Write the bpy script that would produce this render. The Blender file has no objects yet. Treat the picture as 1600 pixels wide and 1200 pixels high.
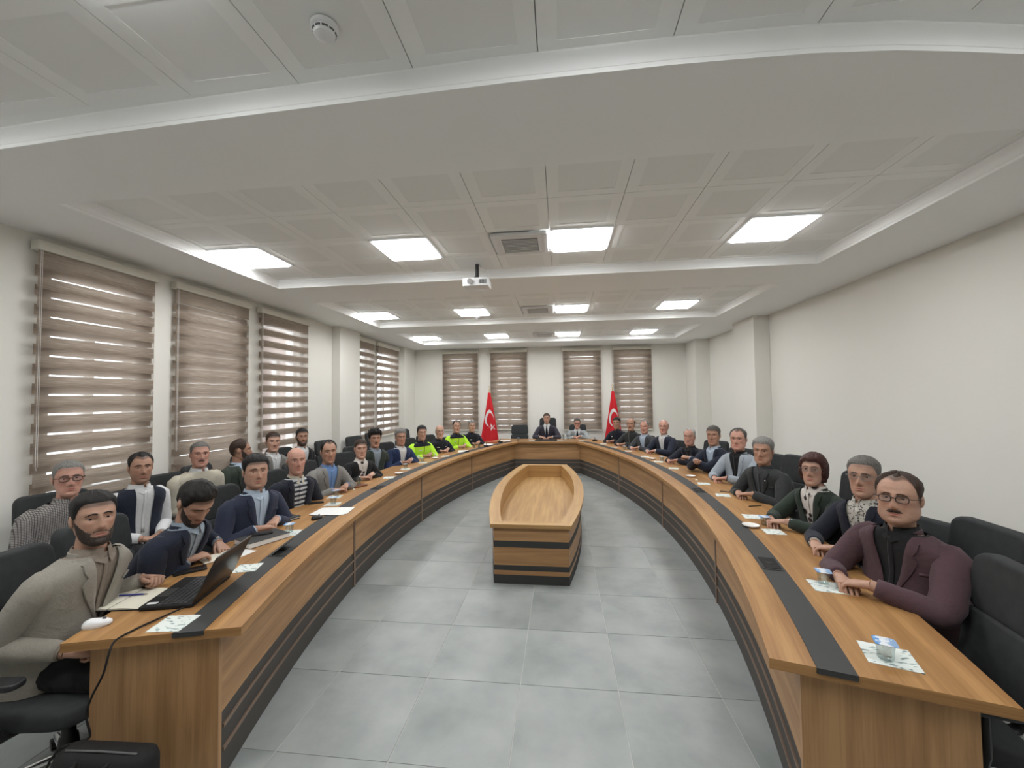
import bpy, math, random
from math import sin, cos, pi, radians, sqrt, atan2, asin, exp
from mathutils import Vector, Matrix, noise

# ---------------------------------------------------------------- camera, world, exposure
scene = bpy.context.scene
COL = scene.collection
scene.view_settings.view_transform = 'Standard'
scene.view_settings.look = 'None'
scene.view_settings.gamma = 1.0
scene.view_settings.use_curve_mapping = False
scene.view_settings.exposure = 0.0

YAW, PITCH, ROLL, CAM_Z, FPX = .1177, .0345, -.012, 1.7906, 638.275
_F = Vector((-sin(YAW) * cos(PITCH), cos(YAW) * cos(PITCH), sin(PITCH)))
_R0 = Vector((cos(YAW), sin(YAW), 0)); _U0 = _R0.cross(_F)
_R = _R0 * cos(ROLL) + _U0 * sin(ROLL); _U = _U0 * cos(ROLL) - _R0 * sin(ROLL)
cam_data = bpy.data.cameras.new('camera')
cam_data.sensor_width = 36.0
cam_data.lens = FPX / 1600 * 36.0
cam_data.clip_start = 0.02
cam = bpy.data.objects.new('camera', cam_data)
COL.objects.link(cam)
M = Matrix((_R, _U, -_F)).transposed().to_4x4()
M.translation = Vector((0, 0, CAM_Z))
cam.matrix_world = M
scene.camera = cam
CAM = Vector((0, 0, CAM_Z))

world = bpy.data.worlds.new('overcast_sky'); scene.world = world
world.use_nodes = True
world.node_tree.nodes['Background'].inputs[0].default_value = (.95, .97, 1.0, 1)
world.node_tree.nodes['Background'].inputs[1].default_value = 3.6
LIGHT_STRENGTH = 26.0
random.seed(4)

# ---------------------------------------------------------------- mesh helpers
class MB:
    def __init__(s): s.v = []; s.f = []; s.m = []; s.uv = []; s.c = []; s.hasc = False
    def vert(s, p): s.v.append((p[0], p[1], p[2])); return len(s.v) - 1
    def face(s, idx, m=0, uv=None): s.f.append(tuple(idx)); s.m.append(m); s.uv.append(uv)
    def grid(s, rows, closed=False, m=0, uvs=None, cap0=False, cap1=False):
        """rows: list of rings (equal length) of points"""
        n = len(rows[0]); base = len(s.v)
        for r in rows:
            for p in r: s.v.append((p[0], p[1], p[2]))
        for i in range(len(rows) - 1):
            for j in range(n if closed else n - 1):
                k = (j + 1) % n
                uv = None
                if uvs:
                    k2 = j + 1
                    uv = [uvs(i, j), uvs(i, k2), uvs(i + 1, k2), uvs(i + 1, j)]
                s.face((base + i * n + j, base + i * n + k, base + (i + 1) * n + k, base + (i + 1) * n + j), m, uv)
        if cap0: s.face([base + j for j in range(n)][::-1], m)
        if cap1: s.face([base + (len(rows) - 1) * n + j for j in range(n)], m)
        return base
    def box(s, x0, x1, y0, y1, z0, z1, m=0):
        b = len(s.v)
        for z in (z0, z1):
            for x, y in ((x0, y0), (x1, y0), (x1, y1), (x0, y1)): s.v.append((x, y, z))
        for f in ((3, 2, 1, 0), (4, 5, 6, 7), (0, 1, 5, 4), (1, 2, 6, 5), (2, 3, 7, 6), (3, 0, 4, 7)):
            s.face([b + i for i in f], m)
    def rbox(s, cx, cy, cz, hx, hy, hz, r, m=0, seg=3, axis='z'):
        """box with rounded vertical edges and slightly softened top and bottom; axis = direction of the long extrusion"""
        ring = []
        for qx, qy, a0 in ((1, 1, 0), (-1, 1, 90), (-1, -1, 180), (1, -1, 270)):
            for k in range(seg + 1):
                a = radians(a0 + 90 * k / seg)
                ring.append((qx * (hx - r) + r * cos(a), qy * (hy - r) + r * sin(a)))
        e = min(r * .5, hz * .5)
        rows = []
        for z, ins in ((-hz, e), (-hz + e * .3, e * .3), (-hz + e, 0), (hz - e, 0), (hz - e * .3, e * .3), (hz, e)):
            rr = []
            for x, y in ring:
                fx = (hx - ins) / hx; fy = (hy - ins) / hy
                p = (x * fx, y * fy, z)
                if axis == 'y': p = (p[0], -p[2], p[1])
                elif axis == 'x': p = (p[2], p[0], p[1])
                rr.append((cx + p[0], cy + p[1], cz + p[2]))
            rows.append(rr)
        s.grid(rows, True, m, None, True, True)
    def tube(s, pts, rad, n=8, m=0, caps=True, flat=1.0, up=None, round_end=False):
        pts = [Vector(p) for p in pts]
        if not hasattr(rad, '__len__'): rad = [rad] * len(pts)
        if round_end:
            d0 = (pts[0] - pts[1]).normalized(); d1 = (pts[-1] - pts[-2]).normalized()
            r0, r1 = rad[0], rad[-1]
            pts = [pts[0] + d0 * r0 * .95, pts[0] + d0 * r0 * .6] + pts + [pts[-1] + d1 * r1 * .6, pts[-1] + d1 * r1 * .95]
            rad = [r0 * .3, r0 * .8] + list(rad) + [r1 * .8, r1 * .3]
        N = len(pts); rows = []
        t = (pts[1] - pts[0]).normalized()
        u = Vector(up) if up else (Vector((0, 0, 1)) if abs(t.z) < .9 else Vector((0, 1, 0)))
        u = (u - t * u.dot(t)).normalized()
        for i, p in enumerate(pts):
            if i == 0: tt = pts[1] - pts[0]
            elif i == N - 1: tt = pts[-1] - pts[-2]
            else: tt = (pts[i + 1] - pts[i]).normalized() + (pts[i] - pts[i - 1]).normalized()
            if tt.length < 1e-9: tt = t
            tt = tt.normalized()
            u = (u - tt * u.dot(tt)); u = u.normalized() if u.length > 1e-6 else tt.orthogonal().normalized()
            w = tt.cross(u)
            rows.append([p + (w * cos(2 * pi * k / n) + u * sin(2 * pi * k / n) * flat) * rad[i] for k in range(n)])
        s.grid(rows, True, m, None, caps, caps)
    def lathe(s, prof, n=16, c=(0, 0, 0), m=0, cap0=True, cap1=True):
        s.grid([[(c[0] + r * cos(2 * pi * k / n), c[1] + r * sin(2 * pi * k / n), c[2] + z) for k in range(n)] for r, z in prof], True, m, None, cap0, cap1)
    def ball(s, c, r, nu=10, nv=7, m=0, sc=(1, 1, 1)):
        rows = []
        for i in range(nv + 1):
            ph = -pi / 2 + pi * i / nv
            rr = max(cos(ph), .02)
            rows.append([(c[0] + r * sc[0] * rr * cos(2 * pi * k / nu), c[1] + r * sc[1] * rr * sin(2 * pi * k / nu), c[2] + r * sc[2] * sin(ph)) for k in range(nu)])
        s.grid(rows, True, m, None, True, True)
    def prism(s, poly, z0, z1, m=0, uvd=None):
        n = len(poly); b = len(s.v)
        for z in (z0, z1):
            for p in poly: s.v.append((p[0], p[1], z))
        s.face([b + i for i in range(n)][::-1], m); s.face([b + n + i for i in range(n)], m)
        for i in range(n):
            k = (i + 1) % n
            s.face((b + i, b + k, b + n + k, b + n + i), m)
    def autouv(s, ax, bx=None):
        """planar UV in metres: u along ax for every face without UV"""
        ax = Vector(ax).normalized()
        for fi, f in enumerate(s.f):
            if s.uv[fi] is None:
                P = [Vector(s.v[i]) for i in f]
                nrm = Vector((0, 0, 0))
                for i in range(len(P)):
                    a, b = P[i], P[(i + 1) % len(P)]
                    nrm += a.cross(b)
                nrm = nrm.normalized() if nrm.length > 1e-12 else Vector((0, 0, 1))
                if abs(nrm.dot(ax)) > .8:
                    t = nrm.orthogonal().normalized(); w = nrm.cross(t)
                    s.uv[fi] = [(p.dot(t) * .3, p.dot(w)) for p in P]
                else:
                    w = nrm.cross(ax).normalized()
                    s.uv[fi] = [(p.dot(ax), p.dot(w)) for p in P]
        return s
    def mesh(s, name, mats, smooth=False, angle=None):
        me = bpy.data.meshes.new(name)
        me.from_pydata(s.v, [], s.f)
        if not isinstance(mats, (list, tuple)): mats = [mats]
        for mt in mats: me.materials.append(mt)
        if any(s.m): me.polygons.foreach_set('material_index', s.m)
        if any(u is not None for u in s.uv):
            l = me.uv_layers.new(name='UVMap'); buf = []
            for f, u in zip(s.f, s.uv):
                for k in range(len(f)): buf += list(u[k]) if u else [0.0, 0.0]
            l.data.foreach_set('uv', buf)
        if s.c and len(s.c) == len(s.v):
            a = me.color_attributes.new('tint', 'FLOAT_COLOR', 'POINT'); buf = []
            for c in s.c: buf += [c[0], c[1], c[2], 1.0]
            a.data.foreach_set('color', buf)
        if smooth:
            me.polygons.foreach_set('use_smooth', [True] * len(me.polygons))
            if angle: me.set_sharp_from_angle(angle=radians(angle))
        me.update()
        return me

def link(name, me, parent=None, loc=None, rz=0):
    o = bpy.data.objects.new(name, me); COL.objects.link(o)
    if parent: o.parent = parent
    if loc is not None: o.location = loc
    if rz: o.rotation_euler = (0, 0, rz)
    return o
def obj(name, mb, mats, parent=None, smooth=False, angle=None, loc=None, rz=0):
    return link(name, mb.mesh(name, mats, smooth, angle), parent, loc, rz)
def tag(o, label, cat, group=None):
    o['label'] = label; o['category'] = cat
    if group: o['group'] = group
    return o
def empty(name, loc=(0, 0, 0), rz=0, label=None, cat=None, group=None):
    o = bpy.data.objects.new(name, None); COL.objects.link(o)
    o.empty_display_size = .1
    o.location = loc; o.rotation_euler = (0, 0, rz)
    if label: tag(o, label, cat, group)
    return o
def struct(o): o['kind'] = 'structure'; return o
def dup(root, loc, rz, label=None, group=None):
    r = root.copy(); COL.objects.link(r); r.location = loc; r.rotation_euler = (0, 0, rz)
    if label: r['label'] = label
    if group: r['group'] = group
    for ch in list(root.children):
        c = ch.copy(); COL.objects.link(c); c.parent = r
        for g in list(ch.children):
            d = g.copy(); COL.objects.link(d); d.parent = c
    return r

# ---------------------------------------------------------------- materials
def new_mat(name):
    m = bpy.data.materials.new(name); m.use_nodes = True
    nt = m.node_tree; nt.nodes.clear()
    out = nt.nodes.new('ShaderNodeOutputMaterial')
    return m, nt, out
def N(nt, t, **kw):
    n = nt.nodes.new(t)
    for k, v in kw.items():
        if k.startswith('i_'):
            n.inputs[k[2:].replace('_', ' ')].default_value = v
        else: setattr(n, k, v)
    return n
def L(nt, a, ao, b, bi): nt.links.new(a.outputs[ao], b.inputs[bi])
def ramp(nt, stops):
    r = nt.nodes.new('ShaderNodeValToRGB'); e = r.color_ramp.elements
    while len(e) < len(stops): e.new(.5)
    for k, (p, c) in enumerate(stops):
        e[k].position = p; e[k].color = (c[0], c[1], c[2], 1)
    return r
def plain(name, col, rough=.6, spec=.4, noise_amt=0.06, noise_scale=8, bump=0, bump_scale=60, metal=0, coords='Object', rnd=0):
    m, nt, out = new_mat(name)
    b = N(nt, 'ShaderNodeBsdfPrincipled')
    b.inputs['Roughness'].default_value = rough; b.inputs['Specular IOR Level'].default_value = spec; b.inputs['Metallic'].default_value = metal
    tc = N(nt, 'ShaderNodeTexCoord')
    no = N(nt, 'ShaderNodeTexNoise'); no.inputs['Scale'].default_value = noise_scale; no.inputs['Detail'].default_value = 3
    L(nt, tc, coords, no, 'Vector')
    r = ramp(nt, [(.3, [c * (1 - noise_amt) for c in col]), (.7, [min(1, c * (1 + noise_amt)) for c in col])])
    L(nt, no, 'Fac', r, 'Fac')
    last = r
    if rnd:
        oi = N(nt, 'ShaderNodeObjectInfo'); mr = N(nt, 'ShaderNodeMapRange'); mr.inputs['To Min'].default_value = 1 - rnd; mr.inputs['To Max'].default_value = 1 + rnd
        L(nt, oi, 'Random', mr, 'Value')
        mx = N(nt, 'ShaderNodeVectorMath', operation='SCALE'); L(nt, r, 'Color', mx, 0); L(nt, mr, 'Result', mx, 'Scale')
        L(nt, mx, 'Vector', b, 'Base Color')
    else: L(nt, r, 'Color', b, 'Base Color')
    if bump:
        n2 = N(nt, 'ShaderNodeTexNoise'); n2.inputs['Scale'].default_value = bump_scale; n2.inputs['Detail'].default_value = 4
        L(nt, tc, coords, n2, 'Vector')
        bp = N(nt, 'ShaderNodeBump'); bp.inputs['Strength'].default_value = bump; bp.inputs['Distance'].default_value = .004
        L(nt, n2, 'Fac', bp, 'Height'); L(nt, bp, 'Normal', b, 'Normal')
    L(nt, b, 'BSDF', out, 'Surface')
    return m

def wood_mat(name, base, dark, rough=.42):
    m, nt, out = new_mat(name)
    b = N(nt, 'ShaderNodeBsdfPrincipled'); b.inputs['Roughness'].default_value = rough; b.inputs['Specular IOR Level'].default_value = .35
    uv = N(nt, 'ShaderNodeUVMap', uv_map='UVMap')
    mp = N(nt, 'ShaderNodeMapping'); mp.inputs['Scale'].default_value = (.9, 16, 1)
    L(nt, uv, 'UV', mp, 'Vector')
    n1 = N(nt, 'ShaderNodeTexNoise'); n1.inputs['Scale'].default_value = 1.0; n1.inputs['Detail'].default_value = 5; n1.inputs['Roughness'].default_value = .6; n1.inputs['Distortion'].default_value = .4
    L(nt, mp, 'Vector', n1, 'Vector')
    mp2 = N(nt, 'ShaderNodeMapping'); mp2.inputs['Scale'].default_value = (3, 110, 1)
    L(nt, uv, 'UV', mp2, 'Vector')
    n2 = N(nt, 'ShaderNodeTexNoise'); n2.inputs['Scale'].default_value = 1.0; n2.inputs['Detail'].default_value = 2
    L(nt, mp2, 'Vector', n2, 'Vector')
    r = ramp(nt, [(.32, dark), (.5, [(a + c) / 2 for a, c in zip(base, dark)]), (.62, base)])
    ad = N(nt, 'ShaderNodeMath', operation='MULTIPLY_ADD'); ad.inputs[1].default_value = .28; L(nt, n2, 'Fac', ad, 0)
    sub = N(nt, 'ShaderNodeMath', operation='SUBTRACT'); L(nt, n1, 'Fac', sub, 0); sub.inputs[1].default_value = .14
    L(nt, sub, 'Value', ad, 2)
    L(nt, ad, 'Value', r, 'Fac')
    L(nt, r, 'Color', b, 'Base Color')
    L(nt, b, 'BSDF', out, 'Surface')
    return m

MAT = {}
MAT['wall'] = plain('wall_paint', (.80, .778, .722), .85, .2, .012, .7, .05, 180)
MAT['ceil'] = plain('ceiling_paint', (.93, .93, .915), .9, .2, .01, .7)
MAT['panel'] = plain('panel_white', (.92, .92, .90), .7, .3, .01, 2)
MAT['frame_white'] = plain('frame_white', (.8, .8, .8), .5, .4, .01, 2)
MAT['cream'] = plain('cassette_cream', (.72, .69, .6), .5, .4, .01, 2)
MAT['wood'] = wood_mat('oak_laminate', (.43, .233, .088), (.285, .138, .048))
MAT['woodv'] = wood_mat('oak_laminate_side', (.47, .27, .125), (.32, .17, .073))
MAT['wood_pale'] = wood_mat('oak_laminate_pale', (.49, .30, .122), (.36, .20, .076))
MAT['trimwood'] = wood_mat('trim_laminate', (.24, .165, .12), (.16, .105, .072))
MAT['anth'] = plain('anthracite_laminate', (.044, .044, .043), .6, .35, .03, 5)
MAT['anth_panel'] = plain('anthracite_base', (.075, .068, .062), .6, .3, .03, 5)
MAT['chair'] = plain('charcoal_fabric', (.036, .038, .039), .8, .25, .12, 20, .25, 400)
MAT['chair_plastic'] = plain('black_plastic', (.02, .02, .021), .45, .4, .03, 5)
MAT['chrome'] = plain('chrome', (.75, .76, .78), .18, .5, .02, 5, metal=1)
MAT['black'] = plain('black_gloss', (.014, .013, .013), .3, .5, .03, 5)
MAT['blackmatte'] = plain('black_matte', (.016, .015, .015), .75, .25, .05, 5, .2, 200)
MAT['white'] = plain('white_plastic', (.8, .8, .8), .35, .45, .01, 5)
MAT['paper'] = plain('white_paper', (.78, .78, .76), .9, .1, .02, 30)
MAT['cream_paper'] = plain('cream_paper', (.74, .70, .58), .9, .1, .02, 30)
MAT['porcelain'] = plain('porcelain', (.8, .78, .74), .2, .5, .01, 5)
MAT['grey_metal'] = plain('grey_metal', (.3, .3, .3), .4, .5, .02, 5, metal=.7)
MAT['brass'] = plain('brass', (.65, .5, .22), .3, .5, .02, 5, metal=1)
MAT['red_card'] = plain('red_brown_leather', (.34, .07, .035), .5, .4, .06, 20)
MAT['brown'] = plain('brown_leather', (.16, .055, .025), .45, .4, .08, 20)
MAT['blue'] = plain('blue_ink_plastic', (.05, .06, .3), .4, .4, .02, 5)
MAT['vent_grey'] = plain('vent_grey', (.30, .30, .295), .7, .3, .03, 5)
MAT['grey_dark'] = plain('dark_vent', (.12, .12, .12), .7, .3, .03, 5)

def perforated():
    m, nt, out = new_mat('perforated_panel')
    b = N(nt, 'ShaderNodeBsdfPrincipled'); b.inputs['Roughness'].default_value = .8; b.inputs['Specular IOR Level'].default_value = .2
    tc = N(nt, 'ShaderNodeTexCoord'); mp = N(nt, 'ShaderNodeMapping'); mp.inputs['Scale'].default_value = (160, 160, 160)
    L(nt, tc, 'Object', mp, 'Vector')
    v = N(nt, 'ShaderNodeTexVoronoi'); v.inputs['Scale'].default_value = 1; v.inputs['Randomness'].default_value = 0
    L(nt, mp, 'Vector', v, 'Vector')
    r = ramp(nt, [(.18, (.30, .30, .29)), (.34, (.87, .87, .85))])
    L(nt, v, 'Distance', r, 'Fac'); L(nt, r, 'Color', b, 'Base Color'); L(nt, b, 'BSDF', out, 'Surface')
    return m
MAT['perf'] = perforated()

def emit(name, col, s):
    m, nt, out = new_mat(name); e = N(nt, 'ShaderNodeEmission'); e.inputs[0].default_value = (*col, 1); e.inputs[1].default_value = s
    L(nt, e, 'Emission', out, 'Surface'); return m
MAT['lamp'] = emit('led_diffuser', (.965, .985, 1.0), LIGHT_STRENGTH)

def tile_mat():
    m, nt, out = new_mat('grey_floor_tile')
    b = N(nt, 'ShaderNodeBsdfPrincipled'); b.inputs['Roughness'].default_value = .38; b.inputs['Specular IOR Level'].default_value = .4
    g = N(nt, 'ShaderNodeNewGeometry')
    oi = N(nt, 'ShaderNodeObjectInfo')
    off = N(nt, 'ShaderNodeVectorMath', operation='MULTIPLY_ADD'); off.inputs[1].default_value = (1, 1, 1)
    sc = N(nt, 'ShaderNodeMath', operation='MULTIPLY'); sc.inputs[1].default_value = 40; L(nt, oi, 'Random', sc, 0)
    L(nt, g, 'Position', off, 0); L(nt, sc, 'Value', off, 2)
    n = N(nt, 'ShaderNodeTexNoise'); n.inputs['Scale'].default_value = 2.6; n.inputs['Detail'].default_value = 5; n.inputs['Roughness'].default_value = .55
    L(nt, off, 'Vector', n, 'Vector')
    r = ramp(nt, [(.3, (.24, .264, .255)), (.5, (.31, .33, .32)), (.72, (.37, .387, .376))])
    L(nt, n, 'Fac', r, 'Fac')
    L(nt, r, 'Color', b, 'Base Color'); L(nt, b, 'BSDF', out, 'Surface')
    return m
MAT['tile'] = tile_mat()
MAT['grout'] = plain('pale_grout', (.52, .52, .49), .9, .1, .03, 10)

def cloth_band():
    m, nt, out = new_mat('brown_blind_weave')
    tc = N(nt, 'ShaderNodeTexCoord'); mp = N(nt, 'ShaderNodeMapping'); mp.inputs['Scale'].default_value = (5, 5, 130)
    L(nt, tc, 'Object', mp, 'Vector')
    n = N(nt, 'ShaderNodeTexNoise'); n.inputs['Scale'].default_value = 1; n.inputs['Detail'].default_value = 4
    L(nt, mp, 'Vector', n, 'Vector')
    r = ramp(nt, [(.3, (.27, .215, .17)), (.55, (.37, .305, .25)), (.75, (.48, .41, .345))])
    L(nt, n, 'Fac', r, 'Fac')
    d = N(nt, 'ShaderNodeBsdfDiffuse'); t = N(nt, 'ShaderNodeBsdfTranslucent'); L(nt, r, 'Color', d, 'Color'); L(nt, r, 'Color', t, 'Color')
    mx = N(nt, 'ShaderNodeMixShader'); mx.inputs[0].default_value = .34
    L(nt, d, 'BSDF', mx, 1); L(nt, t, 'BSDF', mx, 2); L(nt, mx, 'Shader', out, 'Surface')
    return m
MAT['band'] = cloth_band()
def sheer():
    m, nt, out = new_mat('sheer_mesh')
    d = N(nt, 'ShaderNodeBsdfTranslucent'); d.inputs['Color'].default_value = (.62, .55, .5, 1)
    t = N(nt, 'ShaderNodeBsdfTransparent')
    mx = N(nt, 'ShaderNodeMixShader'); mx.inputs[0].default_value = .55
    L(nt, d, 'BSDF', mx, 1); L(nt, t, 'BSDF', mx, 2); L(nt, mx, 'Shader', out, 'Surface')
    return m
MAT['sheer'] = sheer()
def clear(name, tint=(.95, .97, .97), g=.14, rough=.05):
    m, nt, out = new_mat(name)
    t = N(nt, 'ShaderNodeBsdfTransparent'); t.inputs['Color'].default_value = (*tint, 1)
    gl = N(nt, 'ShaderNodeBsdfGlossy'); gl.inputs['Roughness'].default_value = rough
    mx = N(nt, 'ShaderNodeMixShader'); mx.inputs[0].default_value = g
    L(nt, t, 'BSDF', mx, 1); L(nt, gl, 'BSDF', mx, 2); L(nt, mx, 'Shader', out, 'Surface')
    return m
MAT['glass'] = clear('window_glass', (.96, .98, .98), .06)
MAT['clear_plastic'] = clear('clear_plastic', (.86, .9, .9), .2, .12)
MAT['lens'] = clear('spectacle_lens', (.8, .8, .8), .08)

# ---------------------------------------------------------------- room
SOF, PAN = 3.273, 3.38
XL, XR, YB, YF = -4.53, 3.86, -3.2, 11.9
COF_X0, COF_X1 = -3.6786, 2.9214
FX0, FY0, TS, TSY = -1.4774, 1.9913, .60, .6135

floor = struct(obj('floor', (lambda b: (b.box(XL - .3, XR + .3, YB - .3, YF + .3, -.12, -.003), b)[1])(MB()), MAT['grout']))
tb = MB(); tb.rbox(0, 0, -.004, TS / 2 - .0022, TSY / 2 - .0022, .004, .002, seg=1)
tile_me = tb.mesh('floor_tile', MAT['tile'])
i0 = math.ceil((XL - FX0) / TS - 1e-6)
nx0 = math.floor((XL - FX0) / TS); nx1 = math.ceil((XR - FX0) / TS)
ny0 = math.floor((0.0 - FY0) / TSY); ny1 = math.ceil((YF - FY0) / TSY)
rest = MB()
for i in range(nx0, nx1):
    for j in range(math.floor((YB - FY0) / TSY), ny1):
        x0, x1 = max(XL, FX0 + i * TS), min(XR, FX0 + (i + 1) * TS)
        y0, y1 = max(YB, FY0 + j * TSY), min(YF, FY0 + (j + 1) * TSY)
        if x1 - x0 < .02 or y1 - y0 < .02: continue
        if j < ny0:
            rest.box(x0 + .0022, x1 - .0022, y0 + .0022, y1 - .0022, -.008, 0); continue
        o = link('floor_tile', tile_me, floor, ((x0 + x1) / 2, (y0 + y1) / 2, 0))
        o.scale = ((x1 - x0) / TS, (y1 - y0) / TSY, 1)
ro = obj('floor_tile_field', rest, MAT['tile'], floor); ro['kind'] = 'stuff'

# walls with window openings
WIN_L = [(2.985, 4.01), (4.262, 5.39), (5.63, 6.79), (8.56, 9.41), (9.60, 10.9)]          # blinds on the left wall (y ranges)
WIN_F = [(-3.48, -2.41), (-2.04, -.96), (.085, 1.155), (1.50, 2.555)]                       # blinds on the far wall (x ranges)
SILL, HEAD = .92, 3.04
def wall_with_holes(u0, u1, holes, put):
    b = MB(); cuts = sorted(holes); u = u0
    for a, c in cuts:
        put(b, u, a, 0, SOF + .2); put(b, a, c, 0, SILL); put(b, a, c, HEAD, SOF + .2); u = c
    put(b, u, u1, 0, SOF + .2)
    return b
INS = .14
holesL = [(a + INS, c - INS) for a, c in WIN_L]; holesF = [(a + INS, c - INS) for a, c in WIN_F]
struct(obj('wall_left', wall_with_holes(YB - .25, YF + .25, holesL, lambda b, a, c, z0, z1: b.box(XL - .25, XL, a, c, z0, z1)), MAT['wall']))
struct(obj('wall_far', wall_with_holes(XL, XR, holesF, lambda b, a, c, z0, z1: b.box(a, c, YF, YF + .25, z0, z1)), MAT['wall']))
b = MB(); b.box(XR, XR + .25, YB - .25, YF + .25, 0, SOF + .2); struct(obj('wall_right', b, MAT['wall']))
b = MB(); b.box(XL, XR, YB - .25, YB, 0, SOF + .2); struct(obj('wall_back', b, MAT['wall']))
# pilasters standing out from the walls
for k, (x0, x1, y0, y1) in enumerate([(3.58, XR, 8.03, 8.95), (3.50, XR, 11.1, YF), (XL, XL + .17, 7.68, 8.5), (XL, XL + .17, 11.08, YF)]):
    b = MB(); b.rbox((x0 + x1) / 2, (y0 + y1) / 2, SOF / 2, (x1 - x0) / 2, (y1 - y0) / 2, SOF / 2 + .01, .008, seg=2)
    struct(obj('trim_%d' % (k + 1), b, MAT['wall']))
# baseboards
for nm, bx in (('baseboard_left', (XL, XL + .012, YB, YF)), ('baseboard_right', (XR - .012, XR, YB, YF)), ('baseboard_far', (XL, XR, YF - .012, YF))):
    b = MB(); b.box(bx[0], bx[1], bx[2], bx[3], 0, .08); struct(obj(nm, b, MAT['anth_panel']))

# windows: frame, mullion, transom, panes, sill
def window(n, centre, w, along):
    e = struct(empty('window_%d' % n, centre, 0 if along == 'x' else pi / 2))
    hw = w / 2; H0, H1 = SILL - centre[2], HEAD - centre[2]
    f = MB(); t = .06
    f.box(-hw, -hw + t, -.04, .04, H0, H1); f.box(hw - t, hw, -.04, .04, H0, H1)
    f.box(-hw + t, hw - t, -.04, .04, H0, H0 + t); f.box(-hw + t, hw - t, -.04, .04, H1 - t, H1)
    obj('window_frame', f, MAT['frame_white'], e)
    zt = H0 + (H1 - H0) * .72
    m = MB(); m.box(-.045, .045, -.045, .035, H0 + t, zt); obj('mullion', m, MAT['frame_white'], e)
    m = MB(); m.box(-hw + t, hw - t, -.045, .035, zt, zt + .09); obj('transom', m, MAT['frame_white'], e)
    for x0, x1, z0, z1 in ((-hw + t, -.045, H0 + t, zt), (.045, hw - t, H0 + t, zt), (-hw + t, hw - t, zt + .09, H1 - t)):
        p = MB(); p.box(x0, x1, -.004, .004, z0, z1); obj('pane', p, MAT['glass'], e)
    s = MB(); s.box(-hw - .06, hw + .06, -.16, .02, H0 - .03, H0) if along == 'x' else s.box(-hw - .06, hw + .06, -.02, .16, H0 - .03, H0)
    obj('window_sill', s, MAT['frame_white'], e)
for k, (a, c) in enumerate(holesL): window(k + 1, (XL - .12, (a + c) / 2, 1.5), c - a, 'y')
for k, (a, c) in enumerate(holesF): window(k + 6, ((a + c) / 2, YF + .12, 1.5), c - a, 'x')

# zebra blinds
def blind(n, centre, w, rz, shift, label, group, hf=.098, hb=.088, ztop=3.2, zbot=.80, phase=0.0):
    """local +Y points into the room; front cloth at y=0, back cloth behind it"""
    e = empty('window_blind', centre, rz, label, 'blind', group)
    c = MB(); c.rbox(0, -.015, ztop - .035, w / 2 + .02, .045, .042, .012, seg=3); obj('cassette', c, MAT['cream'], e, True, 40)
    P = .172; z = ztop - .075
    fb = MB(); fb.grid([[(-w / 2, 0, -hf / 2), (w / 2, 0, -hf / 2)], [(-w / 2, 0, hf / 2), (w / 2, 0, hf / 2)]]); fme = fb.mesh('slat', MAT['band'])
    bb = MB(); bb.grid([[(-w / 2, 0, -hb / 2), (w / 2, 0, -hb / 2)], [(-w / 2, 0, hb / 2), (w / 2, 0, hb / 2)]]); bme = bb.mesh('slat_back', MAT['band'])
    top = MB(); top.grid([[(-w / 2, 0, z - .16), (w / 2, 0, z - .16)], [(-w / 2, 0, z), (w / 2, 0, z)]]); obj('slat', top, MAT['band'], e)
    sh = MB(); z = z - .16 - P * phase
    while z > zbot + .05:
        zc = z - (P - hf) - hf / 2
        if zc - hf / 2 < zbot: break
        link('slat', fme, e, (0, 0, zc))
        sh.grid([[(-w / 2, 0, zc + hf / 2), (w / 2, 0, zc + hf / 2)], [(-w / 2, 0, zc + P - hf / 2), (w / 2, 0, zc + P - hf / 2)]])
        link('slat', bme, e, (0, -.03, zc + P / 2 + shift))
        z -= P
    sh2 = obj('sheer_strip', sh, MAT['sheer'], e)
    br = MB(); br.rbox(0, -.012, z - .02, w / 2, .014, .018, .008, seg=2); obj('bottom_rail', br, MAT['cream'], e)
    ch = MB(); ch.tube([(w / 2 - .01, .03, ztop - .05), (w / 2 - .01, .03, 1.25), (w / 2 - .004, .03, 1.22), (w / 2 + .002, .03, 1.25), (w / 2 + .002, .03, ztop - .05)], .0014, 5); obj('pull_chain', ch, MAT['frame_white'], e)
names = ['nearest zebra blind on the left window wall, brown bands with bright slits', 'second zebra blind from the near end of the left wall, behind the cream sweater', 'third zebra blind from the near end of the left wall, just before the pilaster', 'narrow looking blind just past the left wall pilaster with even brown and pale stripes', 'farthest blind on the left wall, open stripes with bright daylight between them']
for k, (a, c) in enumerate(WIN_L):
    kw = [dict(shift=.024, hb=.090), dict(shift=.008, hb=.084, phase=.1), dict(shift=.080, hb=.085), dict(shift=.082, hb=.085), dict(shift=.084, hb=.085)][k]
    blind(k, (XL + .07, (a + c) / 2, 0), c - a, -pi / 2, label=names[k], group='zebra blinds of the left wall', **kw)
names = ['far wall blind at left, beside the left room corner', 'far wall blind second from left, directly right of the left red flag', 'far wall blind third from left, behind the light grey suit', 'far wall blind at right, behind the right red flag']
for k, (a, c) in enumerate(WIN_F):
    blind(k, ((a + c) / 2, YF - .07, 0), c - a, pi, .010, 'brown ' + names[k], 'zebra blinds of the far wall', hf=.095, hb=.084, zbot=.86, phase=[.1, 0, .15, .05][k])

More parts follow.
